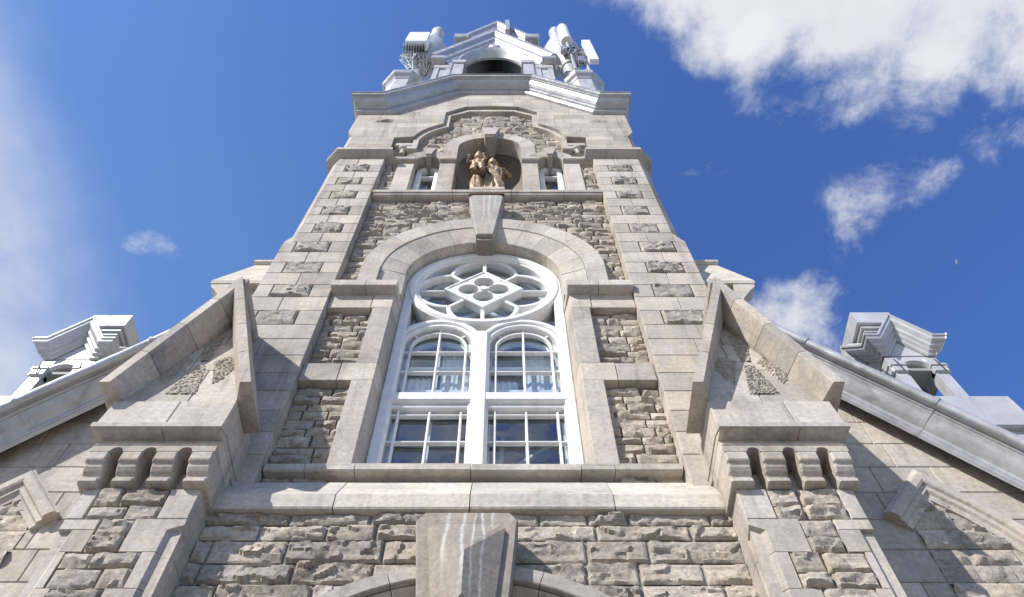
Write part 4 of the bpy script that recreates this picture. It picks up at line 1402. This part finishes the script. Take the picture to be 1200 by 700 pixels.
    for ax in (0, 1):
        P = [(-.30, 10.3), (.30, 10.3), (.30, 10.45), (.02, 10.86), (-.02, 10.86), (-.30, 10.45)]
        e_ = .31 + .004 * ax
        if ax == 0: b.rings([[(cxT + x, cyT + y, z + zT) for x, z in P] for y in (-e_, e_)])
        else: b.rings([[(cxT + y, cyT + x, z - .003 + zT) for x, z in P] for y in (-e_, e_)])
    for hb, z0_, z1_ in ((.20, 10.4, 11.02), (.23, 11.02, 11.07), (.26, 11.075, 11.14), (.30, 11.145, 11.22), (.27, 11.225, 11.50)):
        b.bbox(cxT - hb, cxT + hb, cyT - hb, cyT + hb, z0_ + zT, z1_ + zT, .012)
    b.build('turret_roof', 'white_metal', tur)
    b = MB()
    b.box(cxT - .3, cxT + .3, cyT - .3, cyT + .3, 9.98 + zT, 10.03 + zT)
    b.build('turret_ceiling', 'louvre', tur)
    b = MB()
    b.lathe([(.05, 9.95), (.05, 9.9), (.10, 9.86), (.13, 9.75), (.15, 9.55), (.20, 9.40), (.21, 9.37)], (cxT, cyT, 0), 14)
    b.tube([(cxT, cyT, 9.4), (cxT, cyT, 9.28)], .03, 6)
    b.build('bell', 'dark', tur, smooth=True, angle=40)
    b = MB()
    xl, xr = (cxT - .45, cxT + .26)
    b.rings([[(x0, 5.05, z), (x1, 5.05, z), (x1, 6.3, z), (x0, 6.3, z)] for z, x0, x1 in ((5.6, cxT - .62, cxT + .62), (8.25, cxT - .62, cxT + .62), (8.3, cxT - .5, cxT + .42), (8.78, cxT - .45, cxT + .38))])
    b.bbox(cxT - .66, cxT + .66, 4.98, 6.35, 8.17, 8.27, .015)
    b.build('turret_base', 'white_metal', tur)
    b = gable_cornice([(cxT - .2, 9.0), (cxT + s * 3.5 if s > 0 else cxT + 2, 9.0)], TP, 6.6, 1, None) if s > 0 else MB()
    if s > 0:
        fc = b.build('far_cornice', 'metal', church)
        b = MB(); courses(b, cxT - .2, cxT + 3.5, [.36 * i for i in range(26)], 6.62, 6.9, (.5, 1.0), rnd)
        b.build('wing_wall', 'ashlar', church)
        b = MB(); b.box(cxT - .2, cxT + 3.5, 6.64, 12.0, 0, 9.0)
        b.build('wing_core', 'mortar', church)

# ------------------------------------------------------------------ portal below
b = MB()
DC = 3.94
angs = [0, 18, 36, 54, 72, 79]
for aa in (angs, [180 - a for a in angs]):
    voussoirs(b, (0, DC), 1.645, 1.76, aa, 4.295, 4.29, 4.6)
    voussoirs(b, (0, DC), 1.40, 1.64, aa, 4.62, 4.34, 4.95)
for s in (-1, 1):
    z = DC
    while z > .05:
        z2 = max(0, z - .42); b.rect(s * 1.40, s * 1.75, z2, z, 4.31, 4.95); z = z2
por = b.build('portal_arch', 'ashlar', church)
b = MB()
# faceted keystone
zt, zb2 = 6.06, 4.95
def kw(z): return .275 + (z - 4.95) * (.375 - .275) / 1.08
R = []
YK = 4.16
for z, w, y in ((zb2, kw(zb2), YK), (5.97, kw(5.97), YK), (6.055, kw(6.0) - .055, YK + .01)):
    R.append([(-w, 4.6, z), (-w, y + .012, z), (-w + .012, y, z), (w - .012, y, z), (w, y + .012, z), (w, 4.6, z)])
b.rings(R)
# raised prism on its face
i0 = .085
A = [(-(kw(zb2) - i0), zb2 + .06), (kw(zb2) - i0, zb2 + .06), (kw(5.9) - i0, 5.86), (kw(5.9) - i0 - .03, 5.90), (-(kw(5.9) - i0 - .03), 5.90), (-(kw(5.9) - i0), 5.86)]
base = [(x, YK + .002, z) for x, z in A]; lip = [(x * .985, YK - .03, z) for x, z in A]
o0 = len(b.v)
b.v += base + lip + [(0, YK - .17, 5.52), (0, YK - .17, 5.16)]
n6 = 6
for i in range(6): b.f.append((o0 + i, o0 + (i + 1) % 6, o0 + 6 + (i + 1) % 6, o0 + 6 + i))
ap, bp2 = o0 + 12, o0 + 13
L = [o0 + 6 + i for i in range(6)]
b.f += [(L[0], L[1], bp2), (L[1], L[2], ap, bp2), (L[2], L[3], ap), (L[3], L[4], ap), (L[4], L[5], ap), (L[5], L[0], bp2, ap)]
b.build('portal_keystone', 'keystone', por)
b = MB()
b.slab([(-1.42, 0), (1.42, 0), (1.42, DC)] + arc(0, DC, 1.42, 0, 180, 30)[1:-1] + [(-1.42, DC)], 4.98, 5.05)
b.build('tympanum', 'ashlar', por)
for s in (-1, 1):
    b = MB()
    b.rect(s * .02, s * 1.3, .1, 3.0, 4.90, 4.98, b=.01)
    for (za, zb_) in ((.3, 1.2), (1.35, 2.75)):
        for xa in (.12, .72):
            b.rect(s * xa, s * (xa + .48), za, zb_, 4.87, 4.92, b=.015)
    d = b.build('door', 'wood', por)
    b = MB(); b.tube([(s * .08, 4.83, 1.0), (s * .08, 4.80, 1.12), (s * .08, 4.83, 1.25)], .014, 8)
    b.build('handle', 'steel', d)
b = MB()
for i in range(3): b.bbox(-1.9 + i * .0, 1.9, 4.0 - .3 * (2 - i) + .1, 4.95, 0 + .0, .0 + .05 * (i + 1), .01)
b.build('door_step', 'ashlar', por)

# ------------------------------------------------------------------ statue in the niche
def voxel_body(name, mb, mat, parent, size, smooth_it=4):
    o = mb.build(name, mat, parent, smooth=True, gap=0)
    r = o.modifiers.new('remesh', 'REMESH'); r.mode = 'VOXEL'; r.voxel_size = size; r.use_smooth_shade = True
    sm = o.modifiers.new('smooth', 'SMOOTH'); sm.iterations = smooth_it; sm.factor = .5
    dg = bpy.context.evaluated_depsgraph_get()
    me = bpy.data.meshes.new_from_object(o.evaluated_get(dg))
    o.modifiers.clear(); o.data = me
    me.polygons.foreach_set('use_smooth', [True] * len(me.polygons))
    return o
def ball(mb, c, r, n=12):
    rx, ry, rz = r if isinstance(r, tuple) else (r, r, r)
    mb.rings([[(c[0] + rx * sin(pi * (j + .01) / n * .998) * cos(2 * pi * k / 16), c[1] + ry * sin(pi * (j + .01) / n * .998) * sin(2 * pi * k / 16), c[2] + rz * cos(pi * j / n)) for k in range(16)] for j in range(n + 1)])
def robe(mb, c, prof, folds, amp, n=64, ph=0.0, lean=(0, 0)):
    R = []
    zmin, zmax = prof[0][0], prof[-1][0]
    for z, rx, ry in prof:
        t = (z - zmin) / (zmax - zmin)
        R.append([(c[0] + lean[0] * t + rx * cos(a) * (1 + amp * (1 - t * .7) * (sin(folds * a + ph + 2.0 * t) + .5 * sin(folds * 1.7 * a + 1.3))),
                   c[1] + lean[1] * t + ry * sin(a) * (1 + amp * (1 - t * .7) * (sin(folds * a + ph + 2.0 * t) + .5 * sin(folds * 1.7 * a + 1.3))), c[2] + z)
                  for a in [2 * pi * k / n for k in range(n)]])
    mb.rings(R)
statue = empty('statue', (-0.268, 4.86, 14.02))
tag(statue, 'weathered gilded statue of a robed figure holding a child, standing in the arched niche', 'statue')
K = .88
b = MB()
robe(b, (.09, 0, 0), [(0, .235, .20), (.1, .235, .20), (.7, .205, .18), (1.1, .195, .17), (1.45, .225, .17), (1.66, .225, .14), (1.77, .14, .10), (1.84, .065, .065)], 11, .16, 140)
b.tube([(.09, -.01, 1.75), (.08, -.03, 1.95)], [.07, .062], 10)
ball(b, (.075, -.05, 2.05), (.092, .11, .13))
ball(b, (.075, -.16, 2.04), (.016, .03, .024)); ball(b, (.075, -.125, 1.965), (.055, .05, .085))     # nose and beard
ball(b, (.085, -.005, 2.08), (.112, .112, .12))                                    # hair
b.tube([(.29, .02, 1.62), (.40, -.04, 1.30), (.33, -.22, 1.08)], [.085, .075, .045], 10)
b.tube([(-.11, .02, 1.62), (-.24, -.06, 1.30), (-.22, -.26, 1.16)], [.085, .08, .055], 10)
for i, (dx, dz) in enumerate(((-.03, .0), (-.01, .012), (.01, .012), (.03, .005), (.045, -.02))):
    b.tube([(.32 + dx * .6, -.22, 1.07 + dz), (.30 + dx, -.27, 1.06 + dz), (.285 + dx, -.295, 1.035 + dz)], .012, 6)
    b.tube([(-.22 + dx * .6, -.26, 1.16 + dz), (-.20 + dx, -.31, 1.16 + dz), (-.18 + dx, -.33, 1.14 + dz)], .012, 6)
# mantle swept across from the shoulder to the right knee
for q in range(7):
    t_ = q / 6
    b.tube([(-.08 + .10 * t_, -.13 - .02 * t_, 1.60 - .12 * t_), (.03 + .13 * t_, -.20, 1.15 - .1 * t_), (.16 + .13 * t_, -.21 + .05 * t_, .55 - .05 * t_), (.24 + .10 * t_, -.16 + .08 * t_, .12)], [.03, .034, .036, .03], 7)
robe(b, (-.22, -.10, .12), [(0, .07, .07), (.2, .10, .09), (.6, .12, .10), (.88, .10, .09), (.95, .03, .03)], 6, .22, 90)      # falling cloak
b.v = [(x * K - .015, y * K, z * K) for x, y, z in b.v]
voxel_body('figure', b, 'gilt', statue, .013, 2)
b = MB()
robe(b, (-.25, -.22, .98), [(0, .12, .11), (.2, .115, .10), (.40, .105, .08), (.48, .06, .055), (.53, .035, .035)], 8, .16, 100)
ball(b, (-.25, -.25, 1.60), (.075, .085, .098)); ball(b, (-.25, -.23, 1.63), (.085, .08, .09)); ball(b, (-.245, -.332, 1.59), (.013, .018, .017))
b.tube([(-.35, -.22, 1.40), (-.43, -.26, 1.28), (-.40, -.35, 1.30)], [.042, .036, .026], 8)
b.tube([(-.16, -.24, 1.40), (-.11, -.31, 1.33), (-.15, -.35, 1.40)], [.042, .036, .026], 8)
b.tube([(-.28, -.28, 1.02), (-.29, -.36, .86), (-.29, -.36, .64)], [.07, .055, .036], 8)
b.tube([(-.19, -.28, 1.02), (-.18, -.36, .86), (-.17, -.35, .66)], [.07, .055, .036], 8)
ball(b, (-.40, -.36, 1.32), .032); ball(b, (-.15, -.36, 1.42), .032)
b.tube([(-.25, -.24, 1.68), (-.25, -.24, 1.84)], [.045, .022], 8); ball(b, (-.25, -.24, 1.86), .038)
b.v = [(x + .055, y, z - .04) for x, y, z in b.v]
voxel_body('child', b, 'gilt', statue, .012, 2)

# ------------------------------------------------------------------ antennas by the pinnacles
ANT = 'telecom antennas on the tower'
def at_obj(mb, name, mat, par, org): return mb.build(name, mat, par, origin=org)
# left: wide radio unit with finned underside
org = (-2.15, 4.32, 24.2)
a = empty('antenna', (-.268 + org[0], org[1], org[2])); tag(a, 'white boxy antenna unit with finned underside beside the left tower pinnacle', 'antenna', ANT)
b = MB(); b.bbox(-2.44, -1.86, 4.20, 4.48, 24.25, 25.65, .05); b.build('housing', 'antenna', a, origin=org)
b = MB()
for i in range(9): b.box(-2.47 + i * .072, -2.45 + i * .072, 4.26, 4.60, 23.95, 24.28)
b.build('fins', 'steel', a, origin=org, gap=.5)
b = MB(); b.tube([(-2.18, 4.62, 22.2), (-2.18, 4.62, 25.2)], .045, 10); b.tube([(-2.18, 4.62, 24.6), (-2.18, 4.45, 24.6)], .05, 8); b.tube([(-2.18, 4.62, 23.0), (-1.98, 4.78, 23.0)], .035, 8)
b.build('mast', 'steel', a, origin=org)
b = MB(); rnd = random.Random(8)
for i in range(9):
    x = -2.42 + i * .055
    b.tube([(x, 4.45, 24.0), (x + rnd.uniform(-.12, .1), 4.45, 23.5), (-2.25 + rnd.uniform(-.2, .16), 4.45 + rnd.uniform(-.05, .1), 23.0), (-2.1 + rnd.uniform(-.15, .15), 4.6, 22.3), (-1.85 + rnd.uniform(-.1, .1), 4.75, 21.8)], .02, 6)
b.build('cable', 'steel', a, origin=org)
b = MB()
for i in range(5):
    x = -2.05 + i * .05
    b.tube([(x, 4.45, 24.1), (x + .05, 4.4, 23.3), (x + .2 + rnd.uniform(-.1, .1), 4.45, 22.6), (-1.7, 4.6, 21.9)], .022, 6)
b.build('cable', 'dark', a, origin=org)
# right: cylinder
org = (2.08, 4.4, 24.6)
a = empty('antenna', (-.268 + org[0], org[1], org[2])); tag(a, 'white cylindrical antenna on a cluttered mast by the right tower pinnacle', 'antenna', ANT)
b = MB(); b.lathe([(.02, 25.0), (.15, 25.0), (.165, 25.05), (.165, 27.0), (.15, 27.1), (.1, 27.18), (.01, 27.2)], (2.02, 4.36, 0), 18); b.build('radome', 'antenna', a, origin=org, smooth=True, angle=35)
b = MB(); b.tube([(2.05, 4.45, 22.0), (2.03, 4.37, 25.1)], .045, 10); b.tube([(2.05, 4.45, 23.6), (2.02, 4.78, 23.6)], .04, 8); b.tube([(1.85, 4.45, 24.2), (2.45, 4.42, 24.2)], .035, 8)
b.bbox(2.12, 2.36, 4.36, 4.54, 23.5, 24.1, .03); b.bbox(1.80, 1.98, 4.36, 4.5, 23.9, 24.4, .03); b.bbox(2.18, 2.34, 4.38, 4.5, 22.7, 23.2, .03)
b.build('mast', 'steel', a, origin=org)
b = MB()
for i in range(10):
    b.tube([(2.05 + rnd.uniform(-.15, .25), 4.38, 24.4 + rnd.uniform(-.3, .4)), (2.1 + rnd.uniform(-.3, .3), 4.34, 23.8), (2.1 + rnd.uniform(-.25, .35), 4.4, 23.2), (2.25 + rnd.uniform(-.2, .2), 4.5, 22.5)], .016, 6)
b.build('cable', 'dark', a, origin=org)
# right: flat panel
org = (2.52, 4.4, 22.2)
a = empty('antenna', (-.268 + org[0], org[1], org[2])); tag(a, 'tall flat white panel antenna at the outer right corner of the tower', 'antenna', ANT)
b = MB(); b.bbox(2.43, 2.66, 4.30, 4.44, 22.4, 25.0, .03); b.build('panel', 'antenna', a, origin=org)
b = MB(); b.tube([(2.40, 4.52, 21.8), (2.40, 4.52, 24.6)], .04, 8); b.tube([(2.40, 4.52, 24.1), (2.55, 4.42, 24.1)], .035, 8); b.tube([(2.40, 4.52, 22.9), (2.55, 4.42, 22.9)], .035, 8); b.tube([(2.40, 4.52, 22.3), (2.1, 4.75, 22.3)], .035, 8)
b.build('bracket', 'steel', a, origin=org)

# ------------------------------------------------------------------ a gull far up
gl_ = Vector((0.489, 0.377, 0.787)) * 170 + Vector((0, 0, 1.6))
b = MB()
R = []
for x, r in ((-.28, .005), (-.22, .035), (-.1, .06), (.05, .07), (.17, .05), (.23, .045), (.28, .02), (.33, .005)):
    R.append([(x, r * cos(2 * pi * k / 10), r * sin(2 * pi * k / 10)) for k in range(10)])
b.rings(R)
for s in (-1, 1):
    b.rings([[(.08, s * .04, .02), (-.08, s * .04, .02), (-.08, s * .04, .0), (.08, s * .04, 0)], [(.14, s * .28, .10), (-.04, s * .28, .10), (-.04, s * .28, .09), (.14, s * .28, .08)], [(.0, s * .62, .02), (-.08, s * .62, .02), (-.08, s * .62, .015), (.0, s * .62, .01)]])
b.rings([[(-.22, -.03, .0), (-.22, .03, .0), (-.22, .03, .015), (-.22, -.03, .015)], [(-.36, -.08, .0), (-.36, .08, .0), (-.36, .08, .008), (-.36, -.08, .008)]])
bird = b.build('bird', 'feather', None, smooth=True, angle=40)
bird.location = gl_; bird.rotation_euler = (radians(20), 0, radians(160))
tag(bird, 'tiny white bird gliding high in the blue sky right of the tower', 'bird')
